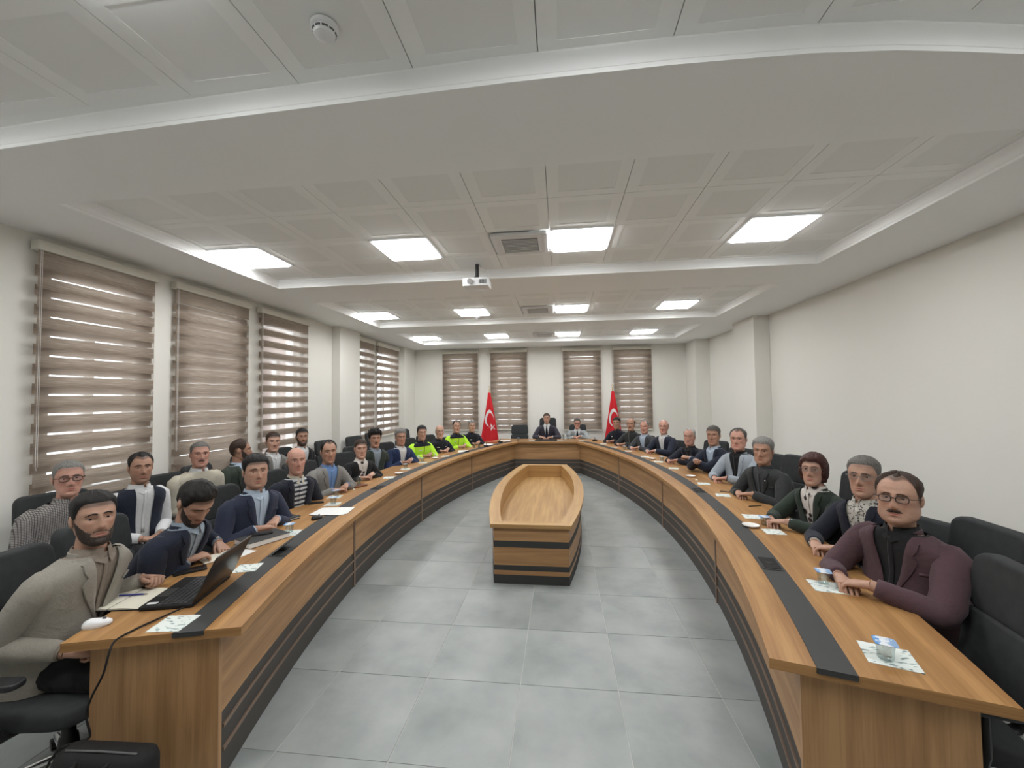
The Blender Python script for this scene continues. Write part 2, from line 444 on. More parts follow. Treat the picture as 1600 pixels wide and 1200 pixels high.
# added facade, unseen itself, placed outside the left windows to dim the blinds
MAT['render'] = plain('dimming_wall_render', (.26, .205, .19), .9, .1, .05, .6); MAT['render2'] = plain('pinkish_render', (.62, .51, .48), .9, .1, .05, .6)
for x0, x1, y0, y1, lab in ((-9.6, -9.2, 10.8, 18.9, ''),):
    b = MB(); b.box(x0, x1, y0, y1, -4, 9); b.box(x0 - .1, x1 + .1, y0 - .1, y1 + .1, 9, 9.25); struct(obj('added_dimming_wall', b, MAT['render' if x0 < -9 else 'render2']))

# ceiling: soffit with four coffers, coves, panels
EDGE1 = [(COF_X0, 1.985), (-3.2, 1.962), (-2.48, 1.925), (-1.85, 1.903), (-.97, 1.877), (-.2, 1.856), (.52, 1.852), (1.11, 1.868), (1.465, 1.90), (1.754, 1.945), (2.06, 2.0), (2.45, 2.09), (COF_X1, 2.22)]
B1Y0 = -2.3
BAYS = [(2.575, 4.955), (5.77, 8.02), (8.80, 10.78)]
ceil = MB()
def flat(poly, z=SOF):
    bidx = [ceil.vert((x, y, z)) for x, y in poly]; ceil.face(bidx[::-1])
flat([(XL, YB), (COF_X0, YB), (COF_X0, YF), (XL, YF)]); flat([(COF_X1, YB), (XR, YB), (XR, YF), (COF_X1, YF)])
flat([(COF_X0, YB), (COF_X1, YB), (COF_X1, B1Y0), (COF_X0, B1Y0)])
for (xa, ya), (xb, yb) in zip(EDGE1[:-1], EDGE1[1:]): flat([(xa, ya), (xb, yb), (xb, BAYS[0][0]), (xa, BAYS[0][0])])
for a, c in ((BAYS[0][1], BAYS[1][0]), (BAYS[1][1], BAYS[2][0]), (BAYS[2][1], YF)): flat([(COF_X0, a), (COF_X1, a), (COF_X1, c), (COF_X0, c)])
ceil.box(XL - .2, XR + .2, YB - .2, YF + .2, PAN + .03, PAN + .15)
ceiling = struct(obj('ceiling', ceil, MAT['ceil']))
def cove(loop, name):
    """moulded upstand round a coffer: loop is counter-clockwise seen from above"""
    b = MB(); n = len(loop); rows = []
    prof = [(0, SOF), (0, SOF + .022), (.006, SOF + .024), (.010, SOF + .045), (.020, SOF + .070), (.036, PAN - .02), (.05, PAN - .010), (.05, PAN + .02)]
    for o, z in prof:
        r = []
        for i in range(n):
            p0, p1, p2 = Vector(loop[i - 1]), Vector(loop[i]), Vector(loop[(i + 1) % n])
            d1 = (p1 - p0).normalized(); d2 = (p2 - p1).normalized()
            n1 = Vector((-d1.y, d1.x)); n2 = Vector((-d2.y, d2.x)); mv = (n1 + n2); mv = mv / max(mv.dot(n1), .2)
            q = p1 + mv * o * .55
            r.append((q.x, q.y, z))
        rows.append(r)
    b.grid(rows, True)
    return struct(obj(name, b, MAT['ceil'], ceiling, True, 35))
cove([(COF_X0, B1Y0), (COF_X1, B1Y0)] + EDGE1[::-1], 'cove_moulding')
for a, c in BAYS: cove([(COF_X0, a), (COF_X1, a), (COF_X1, c), (COF_X0, c)], 'cove_moulding')
pb = MB(); h_, q_ = .2975, .212
# white border ring (flush) and recessed perforated field
for s1, s2, z in (((-h_, -h_), (h_, h_), 0),):
    o4 = [(-h_, -h_), (h_, -h_), (h_, h_), (-h_, h_)]; i4 = [(-q_, -q_), (q_, -q_), (q_, q_), (-q_, q_)]
    bo = [pb.vert((x, y, 0)) for x, y in o4]; bi = [pb.vert((x, y, 0)) for x, y in i4]; br_ = [pb.vert((x, y, .003)) for x, y in i4]; bt = [pb.vert((x, y, .014)) for x, y in o4]
    for k in range(4):
        j = (k + 1) % 4
        pb.face((bo[j], bo[k], bi[k], bi[j])); pb.face((bi[j], bi[k], br_[k], br_[j])); pb.face((bo[k], bo[j], bt[j], bt[k]))
    pb.face(br_[::-1], 1); pb.face(bt)
panel_me = pb.mesh('ceiling_panel', [MAT['panel'], MAT['perf']])
inf = MB(); inf.box(COF_X0, COF_X1, 1.858, 2.28, PAN, PAN + .014); obj('infill_strip', inf, MAT['panel'], ceiling)
LIGHT_COL, AC_COL = (0, 3, 6, 9), 5
ROWS = [[(y, y + .6) for y in (1.30, .70, .10, -.5, -1.1, -1.7)] + [(-2.3, -1.7)], [(2.615, 3.215), (3.215, 3.815), (3.815, 4.415), (4.415, 4.955)],
        [(5.80, 6.40), (6.40, 7.0), (7.0, 7.6), (7.6, 8.02)], [(8.82, 9.30), (9.30, 9.90), (9.90, 10.50), (10.50, 10.78)]]
ROWS[0][0] = (1.30, 1.86)
ROWS[0].pop()
light_cells = {(0, 1), (1, 2), (2, 2), (3, 2)}
fr = MB()
for x0, x1, y0, y1 in ((-.298, .298, -.298, -.272), (-.298, .298, .272, .298), (-.298, -.272, -.272, .272), (.272, .298, -.272, .272)): fr.box(x0, x1, y0, y1, -.012, .012)
fr_me = fr.mesh('frame', MAT['frame_white'])
df = MB(); df.rbox(0, 0, -.010, .272, .272, .016, .02); df_me = df.mesh('diffuser', MAT['lamp'])
wnames = ['leftmost', 'second from left', 'third from left', 'rightmost']
bnames = ['nearest coffer', 'first full coffer', 'middle coffer', 'farthest coffer']
ac_frame = MB(); ac_frame.rbox(0, 0, -.012, .275, .275, .016, .03, seg=3)
ac_me = ac_frame.mesh('frame', MAT['frame_white'], True, 40)
ag = MB(); ag.rbox(0, 0, -.028, .18, .18, .004, .012, seg=2); ag_me = ag.mesh('grille', MAT['vent_grey'])
sl = MB(); sl.box(-.172, .172, -.004, .004, -.036, -.031); sl_me = sl.mesh('slat', MAT['frame_white'])
af = MB(); af.box(-.21, .21, -.016, .016, -.031, -.027); af_me = af.mesh('flap', MAT['frame_white'])
for bi_, rows in enumerate(ROWS):
    for ri, (y0, y1) in enumerate(rows):
        for ci in range(11):
            x = COF_X0 + .3 + .6 * ci; y = (y0 + y1) / 2
            if (bi_, ri) in light_cells and ci in LIGHT_COL:
                e = empty('ceiling_light', (x, y, PAN), 0, 'square LED ceiling panel, %s in the %s' % (wnames[LIGHT_COL.index(ci)], bnames[bi_]), 'ceiling light', 'LED ceiling panels')
                link('frame', fr_me, e); link('diffuser', df_me, e)
            elif (bi_, ri) in light_cells and ci == AC_COL and bi_ > 0:
                e = empty('air_conditioner', (x, y, PAN - .002), 0, 'white ceiling cassette air conditioner with grey grille in the %s' % bnames[bi_], 'air conditioner', 'ceiling cassettes')
                link('frame', ac_me, e); link('grille', ag_me, e)
                for k in range(9): link('slat', sl_me, e, (0, -.15 + k * .0375, 0))
                for k in range(4):
                    fo = link('flap', af_me, e, (.228 * cos(k * pi / 2), .228 * sin(k * pi / 2), 0)); fo.rotation_euler = (0, 0, k * pi / 2 + pi / 2)
            else:
                o = link('ceiling_panel', panel_me, ceiling, (x, y, PAN))
                o.scale = (1, (y1 - y0) / .6, 1)
# ---------------------------------------------------------------- conference table
TT, TU = .745, .705
RL, YC, CXL, CXR = 11.99, 5.1, 10.03, -10.71
ANG = [-.2815, -.1105, .0605, .231, .395]
STRIP0, STRIP1, WID = .155, .285, .72
def tp(side, a, o):
    r = RL + o
    return (CXL - r * cos(a), YC + r * sin(a)) if side < 0 else (CXR + r * cos(a), YC + r * sin(a))
def corner(side): return tp(side, ANG[4], 0)
def station(side, a, o, last=False):
    if last:
        c = corner(side); return (c[0] + side * .655 * o, c[1] + o)
    return tp(side, a, o)
def arc_slab(mb, side, a0, a1, o0, o1, z0, z1, lastm=False, seg=14, ext0=0.0):
    rows = []; us = []
    for i in range(seg + 1):
        a = a0 + (a1 - a0) * i / seg
        if i == 0: a -= ext0 / RL
        last = lastm and i == seg
        p0 = station(side, a, o0, last); p1 = station(side, a, o1, last)
        rows.append([(p0[0], p0[1], z0), (p0[0], p0[1], z1), (p1[0], p1[1], z1), (p1[0], p1[1], z0)])
        us.append(RL * a)
    vv = [0, z1 - z0, z1 - z0 + o1 - o0, 2 * (z1 - z0) + o1 - o0, 2 * (z1 - z0 + o1 - o0)]
    s0 = side * 3.1
    if side > 0: rows = [r[::-1] for r in rows]
    f0 = len(mb.f)
    mb.grid(rows, True, 0, lambda i, j: (us[i], vv[j] + s0), True, True)
    # end caps: give them UV too
    for fi in (len(mb.f) - 2, len(mb.f) - 1):
        mb.uv[fi] = [((mb.v[k][0] + mb.v[k][1]) , mb.v[k][2]) for k in mb.f[fi]]
mod_words = ['nearest the camera', 'second from the camera', 'third from the camera', 'farthest, meeting the head table']
for side, sw in ((-1, 'left'), (1, 'right')):
    for k in range(4):
        a0, a1 = ANG[k], ANG[k + 1]; last = k == 3; g = .0006
        am = (a0 + a1) / 2; c0 = tp(side, am, .36)
        e = empty('conference_table', (0, 0, 0), 0, 'curved oak table section on the %s arm, %s' % (sw, mod_words[k]), 'table', 'sections of the horseshoe conference table')
        b = MB(); arc_slab(b, side, a0 + g / 12, a1, 0, STRIP0, TU, TT, last); arc_slab(b, side, a0 + g / 12, a1, STRIP1, WID, TU, TT, last); arc_slab(b, side, a0 + g / 12, a1, STRIP0, STRIP1, TU, TU + .02, last)
        obj('tabletop', b, MAT['wood'], e, True, 30)
        b = MB(); arc_slab(b, side, a0, a1, STRIP0 + .001, STRIP1 - .001, TU + .02, TT + .0015, last, ext0=.004 if k == 0 else 0); obj('cable_strip', b, MAT['anth'], e, True, 30)
        an = a0 + .0056 if k == 0 else a0
        b = MB(); arc_slab(b, side, an, a1, .11, .128, .325, TU, last); obj('front_panel', b, MAT['woodv'], e, True, 30)
        b = MB(); arc_slab(b, side, an, a1, .114, .128, 0, .325, last); obj('base_panel', b, MAT['anth_panel'], e, True, 30)
        for z in (.135, .243):
            b = MB(); arc_slab(b, side, an + .0013, a1, .106, .1135, z, z + .017, last); obj('trim_strip', b, MAT['trimwood'], e, True, 30)
        if k:
          b = MB(); arc_slab(b, side, a0 + (.0 if k else .0), a0 + .0028, .104, .125, 0, TU, False, 1); b.autouv((0, 0, 1)); 
          b.uv = [None] * len(b.f); b.autouv((0, 0, 1)); obj('seam_post', b, MAT['trimwood'], e)
        # frames under the top
        for aa in ((a0 + .004, a1 - .006) if not last else (a0 + .004,)):
            b = MB(); arc_slab(b, side, aa - (.0012 if k == 0 and aa < a0 + .01 else 0), aa + (.0013 if k == 0 else .0024), .108 if (k == 0 and aa < a0 + .01) else .128, .34 if not (k == 0 and aa < a0 + .01) else .63, 0, TU, False, 1); b.uv = [None] * len(b.f); b.autouv((0, 0, 1))
            obj('end_panel' if (k == 0 and aa < a0 + .01) else 'support_panel', b, MAT['woodv'], e)
# head table section
cl, cr = corner(-1), corner(1)
e = empty('conference_table', (0, 0, 0), 0, 'straight oak head section of the table joining both arms under the far windows', 'table', 'sections of the horseshoe conference table')
def head_slab(mb, o0, o1, z0, z1):
    q = [(cl[0] - .655 * o1, cl[1] + o1), (cl[0] - .655 * o0, cl[1] + o0), (cr[0] + .655 * o0, cr[1] + o0), (cr[0] + .655 * o1, cr[1] + o1)]
    mb.prism(q, z0, z1)
b = MB(); head_slab(b, 0, STRIP0, TU, TT); head_slab(b, STRIP1, WID, TU, TT); head_slab(b, STRIP0, STRIP1, TU, TU + .02); b.autouv((1, 0, 0)); obj('tabletop', b, MAT['wood'], e)
b = MB(); head_slab(b, STRIP0 + .001, STRIP1 - .001, TU + .02, TT + .0015); obj('cable_strip', b, MAT['anth'], e)
b = MB(); head_slab(b, .11, .128, .325, TU); b.autouv((1, 0, 0)); obj('front_panel', b, MAT['woodv'], e)
b = MB(); head_slab(b, .114, .128, 0, .325); obj('base_panel', b, MAT['anth_panel'], e)
for z in (.135, .243):
    b = MB(); head_slab(b, .106, .1135, z, z + .017); b.autouv((1, 0, 0)); obj('trim_strip', b, MAT['trimwood'], e)

# ---------------------------------------------------------------- centre island (boat shaped flower box)
ICX, IY0, IY1 = -.305, 3.93, 7.50
def ihw(y, ins=0): return .588 - (8.1 - sqrt(8.1 ** 2 - (y - 5.72) ** 2)) - ins
def iloop(ins, iy, n=18):
    ys = [IY0 + iy + (IY1 - IY0 - 2 * iy) * i / n for i in range(n + 1)]
    return [(ICX + ihw(y, ins), y) for y in ys] + [(ICX - ihw(y, ins), y) for y in ys[::-1]]
isl = empty('centre_island', (0, 0, 0), 0, 'boat shaped oak box with hollow top and dark bands standing inside the horseshoe', 'island')
def ring_wall(ins, iy, z0, z1, th=.018):
    lo, li = iloop(ins, iy), iloop(ins + th, iy + th)
    b = MB(); n = len(lo); u = [0]
    for i in range(n): u.append(u[-1] + (Vector(lo[(i + 1) % n]) - Vector(lo[i])).length)
    rows = [[(x, y, z0) for x, y in lo], [(x, y, z1) for x, y in lo], [(x, y, z1) for x, y in li], [(x, y, z0) for x, y in li]]
    vv = [z0, z1, z1 + th, z1 * 2 + th]
    b.grid(rows + [rows[0]], True, 0, lambda i, j: (u[j], (vv + [z0])[i]))
    b.f = [f[::1] for f in b.f]
    return b
IT = .58
obj('rim', ring_wall(0, 0, IT - .036, IT, .105), MAT['wood_pale'], isl, True, 30)
for z0, z1, mk, ins, nm in ((0, .085, 'anth', .034, 'base_band'), (.085, .128, 'woodv', .036, 'wood_band'), (.128, .177, 'anth', .034, 'dark_band'), (.177, .348, 'woodv', .036, 'wood_band'), (.348, .409, 'anth', .034, 'dark_band'), (.409, IT - .036, 'woodv', .036, 'wood_band')):
    obj(nm, ring_wall(ins, ins + .01, z0, z1), MAT[mk], isl, True, 30)
obj('inner_wall', ring_wall(.104, .104, .36, IT - .004, .016), MAT['wood_pale'], isl, True, 30)
b = MB(); b.prism(iloop(.10, .10), .355, .37); b.autouv((0, 1, 0)); obj('tray_floor', b, MAT['wood_pale'], isl)

# ---------------------------------------------------------------- office chairs
def cushion(cx, cy, cz, hx, hy, hz, r, e=.028, bulge=0.0, axis='z'):
    b = MB(); ring = []
    for qx, qy, a0 in ((1, 1, 0), (-1, 1, 90), (-1, -1, 180), (1, -1, 270)):
        for k in range(6):
            a = radians(a0 + 90 * k / 5); ring.append((qx * (hx - r) + r * cos(a), qy * (hy - r) + r * sin(a)))
    rows = []
    for z, ins in ((-hz, e * 1.3), (-hz + e * .12, e * .55), (-hz + e * .45, e * .15), (-hz + e, 0), (hz - e, 0), (hz - e * .45, e * .15), (hz - e * .12, e * .55), (hz, e * 1.3)):
        rows.append([(x * (hx - ins) / hx, y * (hy - ins) / hy, z) for x, y in ring])
    b.grid(rows, True, 0, None, True, True)
    if axis == 'y': b.v = [(x, -z, y) for x, y, z in b.v]
    b.v = [(x + cx, y + cy, z + cz) for x, y, z in b.v]
    return b
def make_chair(loc, rz, label, group):
    e = empty('office_chair', loc, rz, label, 'chair', group)
    b = cushion(0, .01, .43, .25, .245, .045, .09); obj('seat', b, MAT['chair'], e, True)
    lo = cushion(0, -.265, .665, .238, .160, .036, .035, .018, axis='y')
    lo.v = [(x * (1 + .06 * (.66 - z)), y - (z - .5) * .13 - .06 * (1 - (x / .25) ** 2) * .6, z) for x, y, z in lo.v]
    obj('backrest', lo, MAT['chair'], e, True)
    up = cushion(0, -.265, .953, .232, .135, .0355, .06, .018, axis='y')
    up.v = [(x * (1 - .16 * (z - .82)), y - (z - .5) * .13 - .06 * (1 - (x / .25) ** 2) * .6 - .004, z) for x, y, z in up.v]
    obj('headrest', up, MAT['chair'], e, True)
    sp = MB(); sp.tube([(0, -.12, .372), (0, -.30, .40), (0, -.385, .52), (0, -.40, .72)], [.03, .03, .026, .02], 8, flat=.5); obj('back_support', sp, MAT['chair_plastic'], e, True, 50)
    for sx in (-1, 1):
        a = MB(); a.tube([(sx * .2, -.02, .385), (sx * .285, -.02, .395), (sx * .30, -.03, .48), (sx * .30, -.03, .632)], [.02, .02, .018, .018], 8, flat=1.4)
        ar = obj('armrest', a, MAT['chair_plastic'], e, True, 50)
        p = MB(); p.rbox(sx * .30, -.02, .645, .036, .12, .014, .03, seg=4); obj('arm_pad', p, MAT['chair_plastic'], ar, True, 50)
    c = MB(); c.lathe([(.05, .372), (.045, .33), (.027, .325), (.027, .2), (.035, .19), (.045, .10), (.045, .06)], 12); obj('gas_lift', c, MAT['chair_plastic'], e, True, 40)
    for k in range(5):
        an = 2 * pi * k / 5 + .3; d = (cos(an), sin(an))
        l = MB(); l.tube([(d[0] * .03, d[1] * .03, .105), (d[0] * .17, d[1] * .17, .09), (d[0] * .275, d[1] * .275, .068)], [.026, .021, .015], 8, flat=.75)
        lg = obj('base_leg', l, MAT['chrome'], e, True, 50)
        w = MB(); px, py = d[0] * .275, d[1] * .275; sx, sy = -d[1], d[0]
        w.tube([(px - sx * .022, py - sy * .022, .028), (px - sx * .006, py - sy * .006, .028), (px + sx * .006, py + sy * .006, .028), (px + sx * .022, py + sy * .022, .028)], [.0275, .028, .028, .0275], 12)
        w.tube([(px, py, .03), (px, py, .068)], [.009, .009], 6)
        obj('caster', w, MAT['chair_plastic'], lg, True, 50)
    return e
CHAIR0 = None
def chair(x, y, rz, label, group, zs=1.0):
    global CHAIR0
    if CHAIR0 is None:
        CHAIR0 = make_chair((x, y, 0), rz, label, group); e = CHAIR0
    else: e = dup(CHAIR0, (x, y, 0), rz, label, group)
    return e
# ---------------------------------------------------------------- people
def lerp_tab(tab, x):
    if x <= tab[0][0]: return tab[0][1:]
    for a, b in zip(tab[:-1], tab[1:]):
        if x <= b[0]:
            t = (x - a[0]) / (b[0] - a[0]); return tuple(p + (q - p) * t for p, q in zip(a[1:], b[1:]))
    return tab[-1][1:]
def sst(x): x = max(0.0, min(1.0, x)); return x * x * (3 - 2 * x)
# head slices: z, half width, front y, back y (negative = behind), centre y
HEAD = [(-.124, .002, .052, .046, .05), (-.121, .020, .070, .026, .048), (-.112, .036, .079, .010, .042), (-.098, .049, .083, -.012, .030), (-.080, .0575, .084, -.040, .015),
        (-.055, .064, .084, -.074, .0), (-.025, .069, .085, -.094, -.005), (.005, .0725, .085, -.102, -.005), (.035, .0755, .088, -.104, -.005), (.060, .074, .084, -.098, -.005),
        (.085, .066, .072, -.083, -.005), (.103, .052, .053, -.063, -.006), (.115, .036, .033, -.043, -.007), (.122, .020, .012, -.025, -.008), (.125, .002, -.006, -.010, -.008)]
def feat(x, z, wd=1.0):
    ax = abs(x); d = 0.0
    nz = lerp_tab([(-.052, 0), (-.044, .012), (-.032, .031), (-.022, .029), (.0, .019), (.016, .011), (.03, .004), (.045, 0)], z)[0]
    nw = lerp_tab([(-.05, .017), (-.035, .0155), (-.015, .0105), (.01, .0085), (.04, .012)], z)[0]
    d += nz * exp(-(x / nw) ** 2)
    d -= .0135 * exp(-((ax - .031) / .0165) ** 2 - ((z - .011) / .0115) ** 2)
    d += .005 * exp(-((ax - .024) / .02) ** 2 - ((z - .032) / .009) ** 2)
    d += .005 * exp(-(x / .024) ** 2 - ((z + .0605) / .0045) ** 2) + .0055 * exp(-(x / .02) ** 2 - ((z + .0725) / .005) ** 2)
    d -= .003 * exp(-(x / .026) ** 2 - ((z + .0663) / .002) ** 2)
    d -= .003 * exp(-(x / .02) ** 2 - ((z + .084) / .006) ** 2)
    d += .006 * exp(-(x / .02) ** 2 - ((z + .103) / .012) ** 2)
    d += .004 * exp(-((ax - .046) / .016) ** 2 - ((z + .012) / .016) ** 2)
    d -= .004 * exp(-((ax - .037) / .010) ** 2 - ((z + .05) / .02) ** 2) + .006 * sst((ax - .045) / .025) * sst((-.01 - z) / .05)
    return d
NAZ, NZ = 56, 54
_T = []
for i in range(NAZ):
    s_ = 2 * pi * i / NAZ; _T.append(s_ - .55 * sin(s_))
_Z = []
for k in range(NZ):
    u = -1 + 2 * k / (NZ - 1)
    _Z.append(.1245 * (sin(u * pi / 2) * .55 + u * .45))
def head_point(t, z, wide=1.0, jowl=0.0):
    a, f, bk, yc = lerp_tab(HEAD, z)
    a *= wide
    if jowl: a += jowl * exp(-((z + .075) / .035) ** 2); f += jowl * .3 * exp(-((z + .1) / .03) ** 2)
    st, ct = sin(t), cos(t)
    p = .88
    x = a * math.copysign(abs(st) ** p, st)
    if ct >= 0:
        y = yc + (f - yc) * abs(ct) ** p
        w = sst((ct - .05) / .3)
        y += feat(x, z) * w
    else: y = yc + (bk - yc) * abs(ct) ** p
    return x, y, z
_cache = {}
def head_grid(wide, jowl):
    key = (wide, jowl)
    if key not in _cache: _cache[key] = [[head_point(t, z, wide, jowl) for t in _T] for z in _Z]
    return _cache[key]
def face_y(x, z, wide=1.0, jowl=0.0):
    a, f, bk, yc = lerp_tab(HEAD, z); a *= wide
    if jowl: a += jowl * exp(-((z + .075) / .035) ** 2)
    q = min(.999, abs(x) / a); st = q ** (1 / .88); ct = sqrt(max(0, 1 - st * st))
    return yc + (f - yc) * ct ** .88 + feat(x, z)
def hairline(deg, style):
    """lower edge height of the hair for an azimuth from the face (0) to the nape (180)"""
    fr = dict(short=.066, receded=.092, side=.064, thick=.058, bald=.2, crown=.2, bob=.062, tied=.068, buzz=.070, high=.076)[style]
    tab = [(0, fr), (25, fr + (.012 if style in ('receded', 'high') else .0)), (40, fr - .002 + (.012 if style in ('receded', 'high') else 0)), (54, .052 + (.018 if style == 'receded' else 0)), (61, .030), (68, .010), (74, -.004), (82, -.008), (92, -.004), (98, .020), (112, .018), (122, -.03), (150, -.068), (180, -.074)]
        # bald on top: a horseshoe of hair
    if style in ('bald', 'crown'): tab = [(0, .2), (66, .2), (76, .03), (82, -.004), (92, -.002), (98, .02), (112, .018), (122, -.03), (150, -.066), (180, -.072)]
    if style == 'bob': tab = [(0, .058), (22, .060), (40, .050), (56, .015), (64, -.04), (76, -.085), (110, -.10), (180, -.10)]
    if style == 'tied': tab = [(0, .066), (30, .060), (50, .045), (70, .02), (92, .0), (112, -.01), (150, -.06), (180, -.068)]
    return lerp_tab(tab, deg)[0]
def hair_mesh(style, thick, wide, jowl, seed, R, O, s, rough=.3):
    g = head_grid(wide, jowl); mb = MB(); rows = []; offs = []
    for k, z in enumerate(_Z):
        r = []; ro = []
        for i, t in enumerate(_T):
            deg = math.degrees(t); deg = deg if deg <= 180 else 360 - deg
            m = z - hairline(deg, style)
            c = sst(m / (.022 if style == 'bob' else .030))
            th = thick * ((.42 if style in ('short', 'high', 'receded', 'tied') else .6) + .85 * sst((z - .02) / .075)) if style not in ('bald', 'buzz', 'bob', 'crown') else thick
            if style == 'crown': c *= 1 - sst((z - .052 - .00025 * (deg - 90)) / .02)
            if style == 'bald': c *= 1 - sst((z - .040 - .0002 * (deg - 90)) / .02)
            if style == 'bob': th *= 1 + .5 * sst((deg - 50) / 40) * sst((.08 - z) / .12)
            if style not in ('bald', 'crown', 'bob', 'thick'): th *= .22 + .78 * sst(m / .055)
            nz = noise.noise(Vector((t * 4 + seed * 7, z * 60, seed))) * rough
            off = -.006 + (th * (1 + nz) + .006) * c
            x, y, zz = g[k][i]
            dv = Vector((x, y * .9, (zz - .0) * 1.0 if zz > 0 else zz * .2))
            dv = dv.normalized() if dv.length > 1e-6 else Vector((0, 0, 1))
            r.append(O + R @ (Vector((x, y, zz)) + dv * off) * s); ro.append(off)
        rows.append(r); offs.append(ro)
    base = len(mb.v)
    for r in rows:
        for p in r: mb.v.append(tuple(p))
    for k in range(NZ - 1):
        for i in range(NAZ):
            j = (i + 1) % NAZ
            if max(offs[k][i], offs[k][j], offs[k + 1][i], offs[k + 1][j]) > -.0052:
                mb.face((base + k * NAZ + i, base + k * NAZ + j, base + (k + 1) * NAZ + j, base + (k + 1) * NAZ + i))
    top = [base + (NZ - 1) * NAZ + i for i in range(NAZ)]
    if max(offs[-1]) > -.005: mb.face(top)
    return mb
def beard_mesh(thick, wide, jowl, seed, R, O, s):
    g = head_grid(wide, jowl); mb = MB(); rows = []; offs = []
    for k, z in enumerate(_Z):
        r = []; ro = []
        for i, t in enumerate(_T):
            deg = math.degrees(t); deg = deg if deg <= 180 else 360 - deg
            x, y, zz = g[k][i]
            top = lerp_tab([(0, -.043), (18, -.045), (26, -.052), (40, -.044), (60, -.018), (76, .006), (88, .008)], deg)[0]
            c = sst((top - z) / .006) * (1 - sst((deg - 84) / 8)) * sst((z + .128) / .01)
            lip = exp(-(x / .023) ** 2 - ((z + .0665) / .009) ** 2)
            c *= 1 - min(1, 1.7 * lip)
            off = -.004 + (thick * (1 + noise.noise(Vector((t * 9, z * 90, seed))) * .4) + .004) * c
            dv = Vector((x, y, z * .3)).normalized()
            r.append(O + R @ (Vector((x, y, zz)) + dv * off) * s); ro.append(off)
        rows.append(r); offs.append(ro)
    for r in rows:
        for p in r: mb.v.append(tuple(p))
    for k in range(NZ - 1):
        for i in range(NAZ):
            j = (i + 1) % NAZ
            if max(offs[k][i], offs[k][j], offs[k + 1][i], offs[k + 1][j]) > -.0035:
                mb.face((k * NAZ + i, k * NAZ + j, (k + 1) * NAZ + j, (k + 1) * NAZ + i))
    return mb

def skin_mat(name, col):
    m, nt, out = new_mat(name)
    b = N(nt, 'ShaderNodeBsdfPrincipled'); b.inputs['Roughness'].default_value = .5; b.inputs['Specular IOR Level'].default_value = .35
    at = N(nt, 'ShaderNodeVertexColor', layer_name='tint')
    tc = N(nt, 'ShaderNodeTexCoord'); no = N(nt, 'ShaderNodeTexNoise'); no.inputs['Scale'].default_value = 38; no.inputs['Detail'].default_value = 3
    L(nt, tc, 'Object', no, 'Vector')
    r = ramp(nt, [(.3, [c * .93 for c in col]), (.7, [min(1, c * 1.06) for c in col])]); L(nt, no, 'Fac', r, 'Fac')
    mx = N(nt, 'ShaderNodeMix', data_type='RGBA', blend_type='MULTIPLY'); mx.inputs['Factor'].default_value = 1
    nt.links.new(r.outputs['Color'], mx.inputs[6]); nt.links.new(at.outputs['Color'], mx.inputs[7])
    nt.links.new(mx.outputs[2], b.inputs['Base Color'])
    L(nt, b, 'BSDF', out, 'Surface'); return m
def cloth(name, col, bump=.35, amt=.10, scale=26, rough=.88):
    m, nt, out = new_mat(name)
    b = N(nt, 'ShaderNodeBsdfPrincipled'); b.inputs['Roughness'].default_value = rough; b.inputs['Specular IOR Level'].default_value = .2
    b.inputs['Sheen Weight'].default_value = .08
    tc = N(nt, 'ShaderNodeTexCoord'); n = N(nt, 'ShaderNodeTexNoise'); n.inputs['Scale'].default_value = 240; n.inputs['Detail'].default_value = 2; L(nt, tc, 'Object', n, 'Vector')
    r = ramp(nt, [(.3, [c * (1 - amt) for c in col]), (.7, [min(1, c * (1 + amt)) for c in col])]); L(nt, n, 'Fac', r, 'Fac'); L(nt, r, 'Color', b, 'Base Color')
    n2 = N(nt, 'ShaderNodeTexNoise'); n2.inputs['Scale'].default_value = scale * .5; n2.inputs['Detail'].default_value = 3; n2.inputs['Distortion'].default_value = .8; L(nt, tc, 'Object', n2, 'Vector')
    bp = N(nt, 'ShaderNodeBump'); bp.inputs['Strength'].default_value = bump; bp.inputs['Distance'].default_value = .02; L(nt, n2, 'Fac', bp, 'Height'); L(nt, bp, 'Normal', b, 'Normal')
    L(nt, b, 'BSDF', out, 'Surface'); return m
